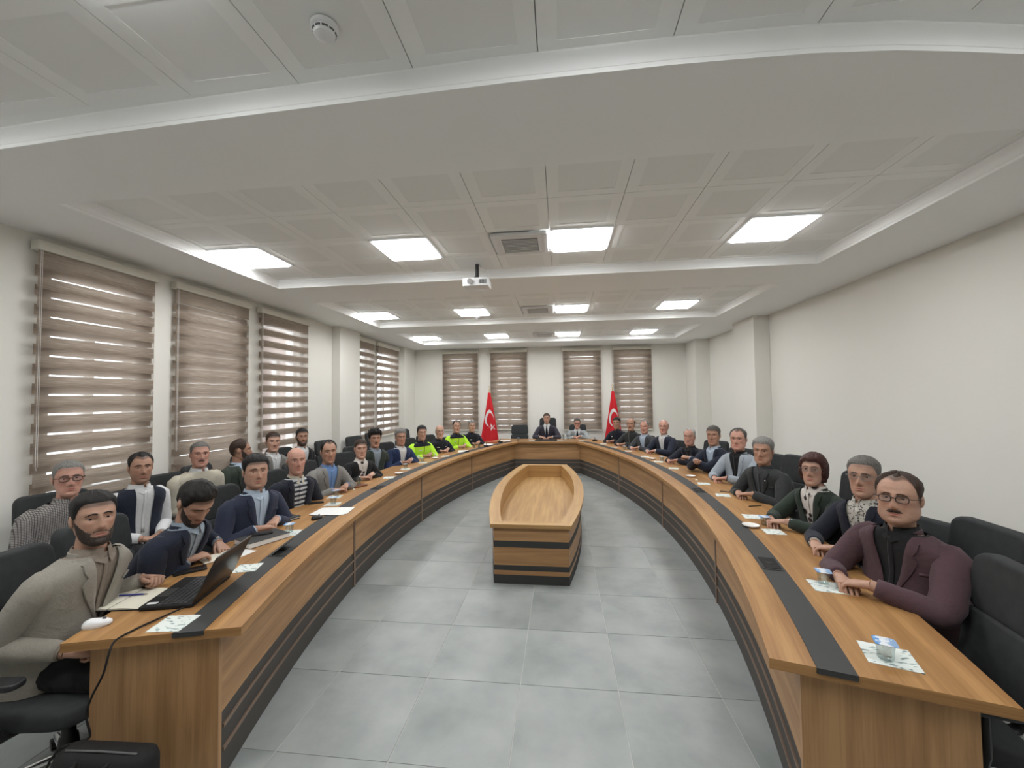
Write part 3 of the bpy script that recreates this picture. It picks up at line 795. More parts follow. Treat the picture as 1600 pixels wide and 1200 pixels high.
def patterned(name, kind, c1, c2):
    m, nt, out = new_mat(name)
    b = N(nt, 'ShaderNodeBsdfPrincipled'); b.inputs['Roughness'].default_value = .9; b.inputs['Specular IOR Level'].default_value = .15
    tc = N(nt, 'ShaderNodeTexCoord')
    mx = N(nt, 'ShaderNodeMix', data_type='RGBA'); mx.inputs[6].default_value = (*c1, 1); mx.inputs[7].default_value = (*c2, 1)
    if kind == 'check':
        w1 = N(nt, 'ShaderNodeTexWave', bands_direction='X'); w1.inputs['Scale'].default_value = 28; w2 = N(nt, 'ShaderNodeTexWave', bands_direction='Z'); w2.inputs['Scale'].default_value = 28
        L(nt, tc, 'Object', w1, 'Vector'); L(nt, tc, 'Object', w2, 'Vector')
        mu = N(nt, 'ShaderNodeMath', operation='MAXIMUM'); L(nt, w1, 'Fac', mu, 0); L(nt, w2, 'Fac', mu, 1)
        r = ramp(nt, [(.7, (0, 0, 0)), (.9, (1, 1, 1))]); L(nt, mu, 'Value', r, 'Fac'); nt.links.new(r.outputs['Color'], mx.inputs[0])
    elif kind == 'stripe':
        w1 = N(nt, 'ShaderNodeTexWave', bands_direction='Z'); w1.inputs['Scale'].default_value = 7; L(nt, tc, 'Object', w1, 'Vector')
        r = ramp(nt, [(.45, (0, 0, 0)), (.55, (1, 1, 1))]); L(nt, w1, 'Fac', r, 'Fac'); nt.links.new(r.outputs['Color'], mx.inputs[0])
    else:
        v = N(nt, 'ShaderNodeTexVoronoi'); v.inputs['Scale'].default_value = 60 if kind == 'floral' else 16; L(nt, tc, 'Object', v, 'Vector')
        r = ramp(nt, [(.30, (1, 1, 1)), (.42, (0, 0, 0))]); L(nt, v, 'Distance', r, 'Fac'); nt.links.new(r.outputs['Color'], mx.inputs[0])
    nt.links.new(mx.outputs[2], b.inputs['Base Color']); L(nt, b, 'BSDF', out, 'Surface'); return m
def hair_mat(name, col):
    m, nt, out = new_mat(name)
    b = N(nt, 'ShaderNodeBsdfPrincipled'); b.inputs['Roughness'].default_value = .6; b.inputs['Specular IOR Level'].default_value = .3
    tc = N(nt, 'ShaderNodeTexCoord'); mp = N(nt, 'ShaderNodeMapping'); mp.inputs['Scale'].default_value = (220, 220, 40); L(nt, tc, 'Object', mp, 'Vector')
    n = N(nt, 'ShaderNodeTexNoise'); n.inputs['Scale'].default_value = 1; n.inputs['Detail'].default_value = 3; L(nt, mp, 'Vector', n, 'Vector')
    r = ramp(nt, [(.35, [c * .6 for c in col]), (.68, [min(1, c * 1.35) for c in col])]); L(nt, n, 'Fac', r, 'Fac'); L(nt, r, 'Color', b, 'Base Color')
    bp = N(nt, 'ShaderNodeBump'); bp.inputs['Strength'].default_value = .5; bp.inputs['Distance'].default_value = .004; L(nt, n, 'Fac', bp, 'Height'); L(nt, bp, 'Normal', b, 'Normal')
    L(nt, b, 'BSDF', out, 'Surface'); return m
SK = {'light': skin_mat('skin_light', (.50, .295, .215)), 'mid': skin_mat('skin_mid', (.47, .275, .195)), 'tan': skin_mat('skin_tan', (.42, .235, .16)), 'rosy': skin_mat('skin_rosy', (.52, .28, .21))}
HC = {'black': hair_mat('hair_black', (.013, .011, .010)), 'brown': hair_mat('hair_brown', (.045, .026, .018)), 'grey': hair_mat('hair_grey', (.20, .19, .175)), 'white': hair_mat('hair_white', (.45, .43, .40)),
      'darkgrey': hair_mat('hair_dark_grey', (.085, .078, .07)), 'auburn': hair_mat('hair_auburn', (.055, .018, .014)), 'stubble': hair_mat('beard_stubble', (.050, .036, .030)), 'pepper': hair_mat('hair_pepper', (.13, .12, .11))}
C = {}
def cl(k, *a, **kw): C[k] = cloth('cloth_' + k, *a, **kw)
cl('greige', (.30, .275, .235)); cl('taupe', (.25, .205, .165)); cl('navy', (.022, .026, .042)); cl('navy2', (.030, .036, .062)); cl('lightblue', (.42, .50, .60)); cl('greyblue', (.26, .31, .36))
cl('white', (.68, .68, .68)); cl('black', (.016, .016, .017)); cl('charcoal', (.032, .034, .034)); cl('grey', (.21, .20, .185)); cl('green', (.040, .050, .040)); cl('darkgreen', (.030, .040, .032))
cl('royal', (.024, .038, .095)); cl('police', (.014, .016, .024)); cl('hivis', (.50, .86, .05), amt=.04); cl('silver', (.62, .66, .62)); cl('suit', (.045, .042, .055)); cl('lightgrey', (.30, .32, .32)); cl('paleblue', (.33, .37, .41))
cl('plum', (.085, .048, .056)); cl('cream', (.50, .46, .37)); cl('blacknavy', (.018, .020, .030)); cl('slate', (.055, .057, .062)); cl('trouser', (.018, .018, .020)); cl('tie_dark', (.016, .02, .035)); cl('blue', (.16, .27, .50))
C['check'] = patterned('cloth_check', 'check', (.36, .34, .32), (.10, .09, .09)); C['stripe'] = patterned('cloth_stripe', 'stripe', (.05, .055, .07), (.55, .58, .60)); C['floral'] = patterned('cloth_floral', 'floral', (.52, .50, .45), (.12, .11, .10)); C['blouse'] = patterned('cloth_blouse', 'blotch', (.66, .62, .58), (.05, .035, .035))
MAT['eye'] = plain('eye_white', (.62, .58, .54), .3, .4, .02, 5); MAT['iris'] = plain('iris_dark', (.02, .012, .008), .2, .5, .02, 5)
MAT['shoe'] = plain('shoe_leather', (.015, .014, .013), .4, .4, .03, 5)
MAT['glasses'] = plain('spectacle_frame', (.02, .012, .012), .35, .5, .02, 5)
MAT['watch_metal'] = plain('watch_metal', (.6, .58, .55), .3, .5, .02, 5, metal=1)

TORSO = [(0, .188, .140), (.12, .184, .140), (.25, .175, .134), (.5, .183, .128), (.68, .196, .124), (.80, .201, .113), (.87, .190, .100), (.92, .160, .088), (.96, .115, .077), (1.0, .070, .066), (1.06, .060, .060)]
class Body:
    def __init__(s, P):
        s.s = P.get('s', 1.05); s.lean = P.get('lean', .12); s.belly = P.get('belly', .012); s.zn = P['hz'] - .145 * s.s; s.z0 = .475; s.wide = P.get('broad', 1.0)
    def sec(s, zr):
        a, b = lerp_tab(TORSO, zr)
        a *= s.s * s.wide; b *= s.s
        bl = s.belly * exp(-((zr - .28) / .25) ** 2)
        y = s.lean * max(0, zr) ** 1.15 - .025 * sin(pi * min(1, max(0, zr)))
        return a + bl * .5, b, bl * 1.6, y, s.z0 + (s.zn - s.z0) * zr
    def pt(s, zr, ph, grow=0.0):
        a, b, bl, yc, z = s.sec(zr)
        st, ct = sin(ph), cos(ph); p = .82
        x = (a + grow) * math.copysign(abs(st) ** p, st); y = (b + grow) * math.copysign(abs(ct) ** p, ct)
        if ct > 0: y += bl * ct
        if ct > 0 and zr > .5: y += .0
        return Vector((x, yc + y, z))
    def phi_for_x(s, zr, x, grow=0.0):
        a = s.sec(zr)[0] + grow
        return asin(min(.995, abs(x) / a) ** (1 / .82)) * (1 if x >= 0 else -1)
    def front(s, zr, x, grow=0.0): return s.pt(zr, s.phi_for_x(zr, x, grow), grow)

def ik(S, W, la, lb, pole):
    d = W - S; D = d.length
    mx = (la + lb) * .985
    if D > mx: W = S + d * (mx / D); d = W - S; D = mx
    ca = (la * la + D * D - lb * lb) / (2 * la * D); ca = max(-1, min(1, ca))
    u = d / D; pv = pole - u * pole.dot(u); pv = pv.normalized()
    return S + u * la * ca + pv * la * sqrt(max(0, 1 - ca * ca)), W

def hand(mb, W, d, nrm, side, s, curl, spread=.10, thumb=.6, m=0):
    """W wrist, d pointing direction, nrm back-of-hand normal, side +1 when the thumb lies towards d x nrm"""
    d = d.normalized(); nrm = (nrm - d * nrm.dot(d)).normalized(); w = d.cross(nrm) * side     # w points to the thumb side
    k = s * .98
    rows = []
    for t, hw, th in ((0, .027, .020), (.018, .029, .0185), (.045, .037, .0165), (.07, .041, .0145), (.088, .041, .012), (.097, .038, .008)):
        c = W + d * t * k; r = []
        for q in range(12):
            a = 2 * pi * q / 12
            x = math.copysign(abs(cos(a)) ** .7, cos(a)) * hw * k; y = math.copysign(abs(sin(a)) ** .8, sin(a)) * th * k
            r.append(c + w * x + nrm * y)
        rows.append(r)
    mb.grid(rows, True, m, None, True, True)
    for i, (off, ln, r0) in enumerate(((.031, .072, .0096), (.0105, .080, .0098), (-.010, .074, .0094), (-.029, .058, .0084))):
        p = W + d * .088 * k + w * off * k; ang = 0; pts = [p - d * .02 * k, p]; rad = [r0 * k * 1.02, r0 * k * 1.05]
        dirx = (d + w * (off / .031) * spread).normalized()
        for j, seg in enumerate((.46, .30, .24)):
            ang += radians(curl[j] + (i * 3 if j == 0 else 0))
            q = dirx * cos(ang) - nrm * sin(ang)
            mid = pts[-1] + q * ln * seg * k * .5; end = pts[-1] + q * ln * seg * k
            pts += [mid, end]; rad += [r0 * k * (1 - .05 * (j * 2)), r0 * k * (1.0 - .05 * (j * 2 + 1))]
        mb.tube(pts, rad, 7, m, round_end=True)
    p = W + d * .026 * k + w * .026 * k - nrm * .004
    td = (d * (1 - thumb * .35) + w * thumb - nrm * .25).normalized(); t2 = (td * .55 + d * .8 - nrm * .12).normalized()
    mb.tube([p - td * .018 * k, p + td * .018 * k, p + td * .038 * k, p + td * .038 * k + t2 * .018 * k, p + td * .038 * k + t2 * .042 * k], [.013 * k, .0135 * k, .0118 * k, .0112 * k, .0095 * k], 8, m, round_end=True)

def rotm(yaw, pitch, roll=0): return Matrix.Rotation(yaw, 3, 'Z') @ Matrix.Rotation(pitch, 3, 'X') @ Matrix.Rotation(roll, 3, 'Y')
CLAMPS = (48, 55, 35); RELAX = (22, 34, 22); FIST = (66, 78, 46); FLATH = (10, 14, 10)

def person(P):
    B = Body(P); s = B.s; hx, hy = P['at']
    rz = P['rz']                                  # body heading: local +Y in world = (-sin rz, cos rz)
    fw = Vector((-sin(rz), cos(rz), 0)); rt = Vector((cos(rz), sin(rz), 0))
    hoff = B.lean + .03
    root = Vector((hx, hy, 0)) - fw * hoff
    e = empty('person', root, rz, P['label'], 'person')
    inv = Matrix.Translation(root) @ Matrix.Rotation(rz, 4, 'Z'); inv = inv.inverted()
    toL = lambda p: inv @ Vector(p)
    # head orientation: local yaw
    hc = Vector((0, hoff, P['hz']))
    if P.get('look') is None:
        v = toL(CAM) - hc
        yaw = atan2(-v.x, v.y); pit = atan2(v.z, Vector((v.x, v.y)).length) * .5
    else: yaw, pit = radians(P['look'][0]), radians(P['look'][1])
    if P.get('look') is None: yaw *= P.get('turn', .68)
    yaw = max(-1.25, min(1.25, yaw)) + radians(P.get('dyaw', 0))
    R = rotm(yaw, pit, radians(P.get('tilt', 0)))
    hs = P.get('hs', 1.07)
    piv = hc + Vector((0, -.02, -.09))
    O = piv + R @ Vector((0, .012, .09)) * hs
    wide, jowl = P.get('wide', 1.0), P.get('jowl', 0.0)
    hp = lambda x, y, z: O + R @ Vector((x, y, z)) * hs
    # ---- body: head, neck, trunk, arms, hands, legs in one mesh
    mb = MB(); g = head_grid(wide, jowl); stub = P.get('stubble', 0.0); st0 = P.get('style', 'short'); sc0 = .72 if P.get('hair', 'black') in ('black', 'brown', 'auburn', 'darkgrey') else .30
    mb.grid([[O + R @ Vector(p) * hs for p in r] for r in g], True, 0, None, True, True)
    for r in g:
        for x, y, z in r:
            c = [1.0, 1.0, 1.0]
            if y > .03:
                lp = exp(-(x / .021) ** 2 - ((z + .0665) / .0085) ** 2); lp = min(1, lp * 1.3)
                c = [1 - .10 * lp, 1 - .36 * lp, 1 - .32 * lp]
                ch = exp(-((abs(x) - .04) / .02) ** 2 - ((z + .02) / .02) ** 2); c = [c[0], c[1] * (1 - .10 * ch), c[2] * (1 - .10 * ch)]
                nd = exp(-(x / .014) ** 2 - ((z + .03) / .012) ** 2); c = [c[0], c[1] * (1 - .08 * nd), c[2] * (1 - .08 * nd)]
                ey = exp(-((abs(x) - .031) / .017) ** 2 - ((z - .006) / .010) ** 2); c = [q * (1 - .12 * ey) for q in c]
            if stub:
                j = sst((-.036 - z) / .02) * sst((y + .0) / .02); c = [q * (1 - stub * j * (1 - (exp(-(x / .023) ** 2 - ((z + .0665) / .009) ** 2)))) for q in c]
            if st0 and not (st0 == 'bald' and P.get('thick', .01) < .0035):
                m_ = z - hairline(abs(math.degrees(atan2(x, y - -.005))), st0)
                if st0 in ('bald', 'crown'): m_ = min(m_, .05 - z)
                q_ = sst((m_ + .010) / .014) * sc0; c = [q * (1 - q_) for q in c]
            mb.c.append(c)
    # ears
    for sx in (-1, 1):
        a = lerp_tab(HEAD, .0)[0] * wide
        rows = []
        for k in range(7):
            ph = -pi / 2 + pi * k / 6; rr = max(.05, cos(ph))
            rows.append([hp(sx * (a - .003 + .010 * rr * (1 + cos(q * pi / 5)) * .7), -.012 + .019 * rr * sin(q * pi / 5) - .006, -.004 + .034 * sin(ph) + .008) for q in range(10)])
        mb.grid(rows, True, 0, None, True, True)
    # neck
    nb = B.pt(1.0, 0) * .5 + B.pt(1.0, pi) * .5
    nr = P.get('neck', .055) * s
    mb.tube([nb + Vector((0, -.005, -.05)), nb + Vector((0, 0, 0)), nb * .5 + hp(0, -.022, -.075) * .5 + Vector((0, -.004, 0)), hp(0, -.022, -.07), hp(0, -.02, -.03)], [nr * 1.15, nr * 1.05, nr, nr * .98, nr * .9], 16)
    mb.grid([[B.pt(zr, 2 * pi * k / 16, -.022) for k in range(16)] for zr in (0, .3, .55, .75, .86, .94, 1.0)], True, 0, None, True, True)
    # ---- arms
    hands = P.get('hands'); arms = []
    if hands is None: hands = [None, None]
    for ai, sx in enumerate((-1, 1)):
        S = Vector((sx * .176 * s * B.wide, B.sec(.86)[3] - .0, B.z0 + (B.zn - B.z0) * .845))
        h = hands[ai]
        pose = P.get('pose', 'clasp')
        if h is None:
            if pose == 'lap': W = Vector((sx * .07, B.lean * .3 + .25, .62))
            elif pose == 'arms_rest': W = Vector((sx * .17, B.lean * .3 + .28, .66))
            else:
                W = toL(P['tab']); W = Vector((W.x + sx * (.075 if pose == 'clasp' else .14), W.y - (.10 if pose == 'clasp' else .12), TT + .040 + (.026 if sx < 0 and pose == 'clasp' else 0)))
                if pose == 'clasp': W.x += sx * .012
        else: W = toL(h)
        pole = Vector((sx * .8, -.35, -.45)) if pose not in ('lap', 'arms_rest') else Vector((sx * .6, -.7, -.3))
        if 'pole' in P: pole = Vector((sx * P['pole'][0], P['pole'][1], P['pole'][2]))
        E, W = ik(S, W, .285 * s, .255 * s, pole)
        arms.append((sx, S, E, W))
        d = (W - E).normalized()
        hd = P.get('hand_dir')
        if pose == 'clasp':
            dd = Vector((-sx * .82, .48, -.02 if sx > 0 else -.16)).normalized(); hand(mb, W, dd, Vector((sx * .12, -.1, 1)), -sx, s, (24, 40, 24) if sx < 0 else (20, 30, 20), .06, .45)
        elif pose == 'write':
            hand(mb, W, (d * .6 + Vector((-sx * .5, .5, -.25))).normalized(), Vector((sx * .35, -.1, 1)), -sx, s, (38, 45, 25) if sx > 0 else RELAX, .05, .4)
        elif pose == 'fist':
            hand(mb, W, (d * .5 + Vector((-sx * .4, .4, -.1))).normalized(), Vector((sx * .4, 0, 1)), -sx, s, FIST, .02, .45)
        elif pose == 'lap':
            hand(mb, W, (d * .4 + Vector((-sx * .8, .3, -.2))).normalized(), Vector((sx * .2, .2, 1)), -sx, s, RELAX, .05)
        else:
            hand(mb, W, (Vector((d.x, d.y, d.z * .25)) + Vector((-sx * .45, .25, -.06))).normalized(), Vector((sx * .2, -.05, 1)), -sx, s, RELAX, .08)
        mb.tube([S, E, W - d * .01, W + d * .006], [.04 * s, .032 * s, .0265 * s, .027 * s], 10)
        if 'watch' in P and P['watch'] == sx:
            wb = MB(); wb.tube([W - d * .038, W - d * .022], [.0315 * s, .0315 * s], 14)
            wp = wb
            uu = (Vector((0, 0, 1)) - d * d.z).normalized()
            c = W - d * .03 + uu * .031 * s
            wb.rbox(c.x, c.y, c.z, .016, .016, .005, .008)
            obj('wristwatch', wb, P.get('watch_mat', MAT['watch_metal']), e, True, 40)
    # legs
    legs = []
    for sx in (-1, 1):
        hipp = Vector((sx * .088 * s, .02, B.z0 + .055)); kn = Vector((sx * .115 * s, .43 * s, .50)); an = Vector((sx * .12 * s, P.get('ankle', .36), .10))
        legs.append((sx, hipp, kn, an)); mb.tube([hipp, kn, an], [.07, .048, .036], 10)
    mb.c += [[1, 1, 1]] * (len(mb.v) - len(mb.c))
    obj('body', mb, SK[P.get('skin', 'mid')], e, True, 60)
    # ---- eyes, brows, mouth hair, glasses
    for sx in (-1, 1):
        eb = MB(); ib = MB(); lid = MB(); low = MB()
        ex, ez = sx * .031, .0095
        ey = face_y(ex, ez, wide, jowl) - .0075
        c = hp(ex, ey, ez)
        rows = []
        for k in range(7):
            ph = pi / 2 * k / 6
            rows.append([O + R @ (Vector((ex, ey, ez)) + Vector((cos(q * pi / 5) * sin(ph), cos(ph), sin(q * pi / 5) * sin(ph) * .8)) * .0125) * hs for q in range(10)])
        eb.grid(rows, True)
        rows = []
        for ph in (.03, .28, .50):
            rows.append([O + R @ (Vector((ex, ey, ez)) + Vector((cos(q * pi / 5) * sin(ph), cos(ph), sin(q * pi / 5) * sin(ph))) * .0130) * hs for q in range(10)])
        ib.grid(rows, True, 0, None, True)
        shut = P.get('eyes_down', 0)
        rows = []
        for ph in [radians(12 - shut * 55 + (90 - 12 + shut * 55) * k / 5) for k in range(6)]:
            rows.append([O + R @ (Vector((ex, ey, ez)) + Vector((sin(th) * cos(ph), cos(th) * cos(ph), sin(ph) * .9)) * .0139) * hs for th in [(-1.45 + 2.9 * q / 10) for q in range(11)]])
        lid.grid(rows)
        rows = []
        for ph in [radians(-80 + 46 * k / 3) for k in range(4)]:
            rows.append([O + R @ (Vector((ex, ey, ez)) + Vector((sin(th) * cos(ph), cos(th) * cos(ph), sin(ph) * .9)) * .0135) * hs for th in [(-1.45 + 2.9 * q / 10) for q in range(11)]])
        low.grid(rows)
        lid.c = [[.86, .80, .78]] * len(lid.v); low.c = [[.90, .85, .83]] * len(low.v)
        eo = obj('eye', eb, MAT['eye'], e, True); obj('iris', ib, MAT['iris'], eo, True)
        obj('upper_eyelid', lid, SK[P.get('skin', 'mid')], eo, True); obj('lower_eyelid', low, SK[P.get('skin', 'mid')], eo, True)
    hk = HC[P.get('hair', 'black')]; bk = HC[P.get('brow', P.get('hair', 'black') if P.get('hair') not in ('white', 'grey') else 'pepper')]
    for sx in (-1, 1):
        bb = MB(); pts = []; rr = []
        for k in range(7):
            x = sx * (.012 + .036 * k / 6); z = .0285 + .005 * sin(pi * min(1, k / 5.0)) - .004 * (k / 6) ** 2
            pts.append(hp(x, face_y(x, z, wide, jowl) + .0006, z)); rr.append((.0042 if k < 5 else .0028) * P.get('browk', 1.0) * hs)
        bb.tube(pts, rr, 6, flat=.6); obj('eyebrow', bb, bk, e, True)
    st = P.get('style', 'short')
    if st: obj('hair', hair_mesh(st, P.get('thick', .010), wide, jowl, P.get('seed', 1), R, O, hs, P.get('hrough', .3)), hk, e, True)
    if P.get('bun'):
        q = MB(); q.ball(hp(0, -.125, .01), .036, 12, 8); obj('hair_bun', q, hk, e, True)
    if P.get('beard'): obj('beard', beard_mesh(P['beard'], wide, jowl, 3, R, O, hs), HC[P.get('beardc', 'stubble')], e, True)
    if P.get('mustache'):
        q = MB()
        for sx in (-1, 1):
            pts = []; rr = []
            for k in range(7):
                x = sx * (.001 + .029 * k / 6); z = -.0515 - .0065 * (k / 6) ** 1.7
                pts.append(hp(x, face_y(x, z, wide, jowl) + .0015, z)); rr.append(P['mustache'] * (.85 if k == 0 else 1.0 if k < 4 else 1.0 - .3 * (k - 3)) * hs)
            q.tube(pts, rr, 8, flat=.8)
        obj('moustache', q, HC[P.get('mustc', P.get('hair', 'black'))], e, True)
    if P.get('glasses'):
        gm = MAT['glasses'] if P['glasses'] == 'dark' else MAT['grey_metal']
        q = MB(); lens = []; yf = face_y(.03, .03, wide, jowl) + .010; gr = .0019 if P['glasses'] == 'dark' else .0013
        for sx in (-1, 1):
            loop = []
            for k in range(17):
                a = 2 * pi * k / 16; xx = math.copysign(abs(cos(a)) ** .6, cos(a)) * .0235; zz = math.copysign(abs(sin(a)) ** .7, sin(a)) * .0165
                loop.append(hp(sx * .0325 + xx, yf - abs(sx * .0325 + xx) * .12, .006 + zz))
            q.tube(loop, gr * hs, 6)
            ln = MB(); ln.face([ln.vert(p) for p in loop[:-1]]); lens.append(ln)
            q.tube([hp(sx * .056, yf - .007, .012), hp(sx * .074 * wide, yf - .03, .013), hp(sx * .079 * wide, -.01, .014), hp(sx * .077 * wide, -.028, .004)], gr * 1.1 * hs, 6)
        q.tube([hp(-.010, yf, .010), hp(0, yf + .003, .013), hp(.010, yf, .010)], gr * hs, 6)
        go = obj('spectacles', q, gm, e, True)
        for ln in lens: obj('lens', ln, MAT['lens'], go)
    # ---- clothes
    top = P['top']; shirt = P.get('shirt'); style = P.get('cut', 'jacket')
    jm = C[top]
    g0, gt = P.get('open', (0, .078)); zb = P.get('button', .42)      # jacket opening half width below the button and at the neck
    def gap(zr):
        if style in ('closed',): return 0
        return g0 if zr <= zb else g0 + (gt - g0) * ((zr - zb) / (1 - zb)) ** .85
    gj = .012 * s
    # shirt
    if style != 'closed':
        zs = [.05, .2, .35, .5, .62, .72, .80, .87, .92, .96, .99]
        sb = MB(); sb.grid([[B.pt(zr, 2 * pi * k / 32, .002) for k in range(32)] for zr in zs], True)
        obj('shirt', sb, C[shirt], e, True)
        pl = MB(); pts = [B.front(zr, 0, .0045) for zr in (.3, .4, .5, .6, .7, .8, .88, .94)]
        pl.tube(pts, .014, 6, flat=.12, up=(0, 1, 0)) if not P.get('tie') else pl.tube(pts, .004, 6, flat=.3, up=(0, 1, 0))
        obj('placket', pl, C[shirt], e, True)
    cm = C[P.get('collarc', shirt if style != 'closed' else top)]
    # collar
    if P.get('collar', 'shirt') != 'none':
        q = MB(); rows = []
        cc = B.pt(1.0, 0) * .5 + B.pt(1.0, pi) * .5
        op = .10 if not P.get('tie') else .05
        cr_ = .063 * s
        for zz, rr, dr in ((-.030, 1.16, 0), (.012, 1.04, 0), (.030, 1.02, 0), (.031, 1.06, 0), (.010, 1.14, 1), (-.018, 1.32, 1)):
            r = []
            for k in range(25):
                a = op * 1.6 + (2 * pi - 3.2 * op) * k / 24
                fr = max(0, cos(a)) ** 6
                r.append(cc + Vector((sin(a) * cr_ * rr, cos(a) * cr_ * rr * 1.04, zz - (.035 * fr * dr) - .012 * max(0, cos(a)))))
            rows.append(r)
        q.grid(rows); obj('collar', q, cm, e, True, 50)
    if P.get('tie'):
        q = MB()
        zt = [.945, .92, .90, .88, .80, .70, .58, .45, .36]; wt = [.013, .017, .013, .016, .022, .027, .032, .036, .038]
        rows = [[B.front(z, -w, .008) , B.front(z, -w * .5, .013), B.front(z, 0, .015), B.front(z, w * .5, .013), B.front(z, w, .008)] for z, w in zip(zt, wt)]
        q.grid(rows); obj('tie', q, C[P['tie']], e, True)
    # jacket / sweater trunk
    zs = P.get('zs', [-.02, .08, .2, .32, .42, .52, .62, .70, .77, .83, .875, .91, .94, .965, .985])
    rows = []
    for zr in zs:
        gp = gap(zr)
        p0 = B.phi_for_x(zr, gp, gj) if gp > 0 else 0.0
        r = []
        for k in range(37):
            ph = p0 + (2 * pi - 2 * p0) * k / 36
            wr = noise.noise(Vector((ph * 1.5 + P.get('seed', 1) * 3, zr * 7, 2.0))) * .006 * (1 if zr < .8 else .3)
            r.append(B.pt(zr, ph, gj + wr))
        rows.append(r)
    jb = MB(); jb.grid(rows)
    inner = [[B.pt(zr, (B.phi_for_x(zr, gap(zr), gj) if gap(zr) > 0 else 0.0) * 1.0 + (2 * pi - 2 * (B.phi_for_x(zr, gap(zr), gj) if gap(zr) > 0 else 0.0)) * k / 36, gj - .005) for k in range(37)][::-1] for zr in zs]
    jb.grid(inner)
    jname = dict(jacket='jacket', closed=P.get('closed_name', 'sweater'), vest='vest').get(style, 'jacket')
    ja = obj(jname, jb, jm, e, True, 70)
    # lapels
    if style == 'jacket' and P.get('lapel', True):
        for sx in (-1, 1):
            q = MB(); rows = []
            for k in range(13):
                t = k / 12; zr = zb - .02 + (.985 - zb + .02) * t
                w = .060 * sst(t / .72) if t < .72 else (.034 if t < .80 else .050 - .012 * (t - .8) / .2)
                if .72 <= t < .80: w = .036
                gp = gap(zr)
                rr = []
                for c_, lift in ((-.004, .001), (.0, .006), (w * .5, .012), (w, .0085), (w + .001, .002)):
                    rr.append(B.front(zr, sx * max(.0005, gp + c_), gj + lift))
                rows.append(rr if sx > 0 else rr[::-1])
            # collar round the back of the neck
            q.grid(rows); obj('lapel', q, jm, ja, True, 50)
        q = MB(); rows = []
        cc = B.pt(1.0, 0) * .5 + B.pt(1.0, pi) * .5
        for zz, rr in ((-.035, 1.40), (-.012, 1.24), (.010, 1.17), (.012, 1.10), (-.01, 1.08)):
            rows.append([cc + Vector((sin(a) * .064 * s * rr, cos(a) * .064 * s * rr - .004, zz - .02 * max(0, cos(a)))) for a in [radians(62 + 236 * k / 20) for k in range(21)]])
        q.grid(rows); obj('jacket_collar', q, jm, ja, True, 50)
        q = MB(); c = B.front(.68, -(gap(.68) + .072) , gj + .004); c2 = B.front(.70, -(gap(.68) + .135), gj + .004)
        q.tube([c, (c + c2) / 2, c2], .006, 6, flat=1.0); obj('breast_pocket', q, jm, ja, True)
    # sleeves
    slm = C[P.get('sleeve', top)]
    for sx, S, E, W in arms:
        d1 = (E - S); d2 = (W - E); pts = []; rad = []
        short = .0
        S0 = S + Vector((-sx * .075, 0, .004))
        raw = [(S0, .040), (S + Vector((-sx * .050, 0, .004)), .055), (S + Vector((-sx * .022, 0, .001)), .064), (S + Vector((sx * .002, 0, -.006)) + d1 * .05, .068), (S + d1 * .22, .067), (S + d1 * .42, .064), (S + d1 * .62, .060), (S + d1 * .80, .058), (S + d1 * .92 + d2 * .03, .057), (E + (d2.normalized() - d1.normalized()) * .012, .057), (E + d2 * .10, .055), (E + d2 * .24, .053), (E + d2 * .42, .049), (E + d2 * .6, .045), (E + d2 * .78, .041), (E + d2 * .93, .039), (E + d2 * .935, .034)]
        fat = P.get('arm', 1.0)
        q = MB()
        q.tube([p for p, r in raw], [r * s * fat * (1 + .05 * noise.noise(Vector((i * 1.7, sx * 3.1, P.get('seed', 1))))) * (1.0 + (.055 if i in (7, 10, 12, 14) else -.01)) for i, (p, r) in enumerate(raw)], 18)
        so = obj('sleeve', q, slm, e, True, 70)
        if P.get('bands'):
            for (f0, f1, rr) in P['bands']:
                q = MB(); q.tube([E + d2 * f0, E + d2 * f1], [rr * s, rr * s], 16); obj('reflective_band', q, C['silver'], so, True, 40)
        cu = P.get('cuff', shirt if style == 'jacket' else None)
        if cu:
            q = MB(); q.tube([E + d2 * .86, E + d2 * .97], [.034 * s, .0335 * s], 14); obj('cuff', q, C[cu], e, True, 40)
        if P.get('patch'):
            q = MB(); c = S + d1 * .30 + Vector((sx * .064, .012, .01)) * 1.0; n_ = Vector((sx, .35, .15)).normalized()
            u_ = n_.cross(Vector((0, 0, 1))).normalized(); v_ = u_.cross(n_)
            q.grid([[c + n_ * .012 * cos(a) * 0 + n_ * .008 + (u_ * cos(t) + v_ * sin(t)) * r for t in [2 * pi * k / 12 for k in range(12)]] for a, r in ((0, .030), (0, .024), (0, .022), (0, .002))], True)
            obj('arm_badge', q, C[P['patch']], so, True)
    # police yoke etc.
    if P.get('yoke'):
        q = MB(); q.grid([[B.pt(zr, 2 * pi * k / 36, gj + .006) for k in range(37)] for zr in (.865, .89, .915, .94, .965, .99)]); obj('yoke', q, C[P['yoke']], ja, True)
    if style == 'closed' and P.get('zip', True):
        q = MB(); q.tube([B.front(zr, 0, gj + .002) for zr in (.3, .5, .65, .8, .9, .96)], .005, 6, flat=.5, up=(0, 1, 0)); obj('zip', q, C['charcoal' if top != 'charcoal' else 'grey'], ja, True)
    if P.get('chest_badge'):
        for xx, zz, ww, hh in P['chest_badge']:
            q = MB(); q.grid([[B.front(zz - hh, xx - ww, gj + .009), B.front(zz - hh, xx + ww, gj + .009)], [B.front(zz + hh, xx - ww, gj + .009), B.front(zz + hh, xx + ww, gj + .009)]]); obj('chest_badge', q, C[P.get('badgec', 'silver')], ja)
    if P.get('pin'):
        c = B.front(.80, -(gap(.80) + .035), gj + .012); q = MB(); q.ball(c, .006, 8, 6); obj('lapel_pin', q, MAT['white'], ja, True)
    # trousers and shoes
    q = MB()
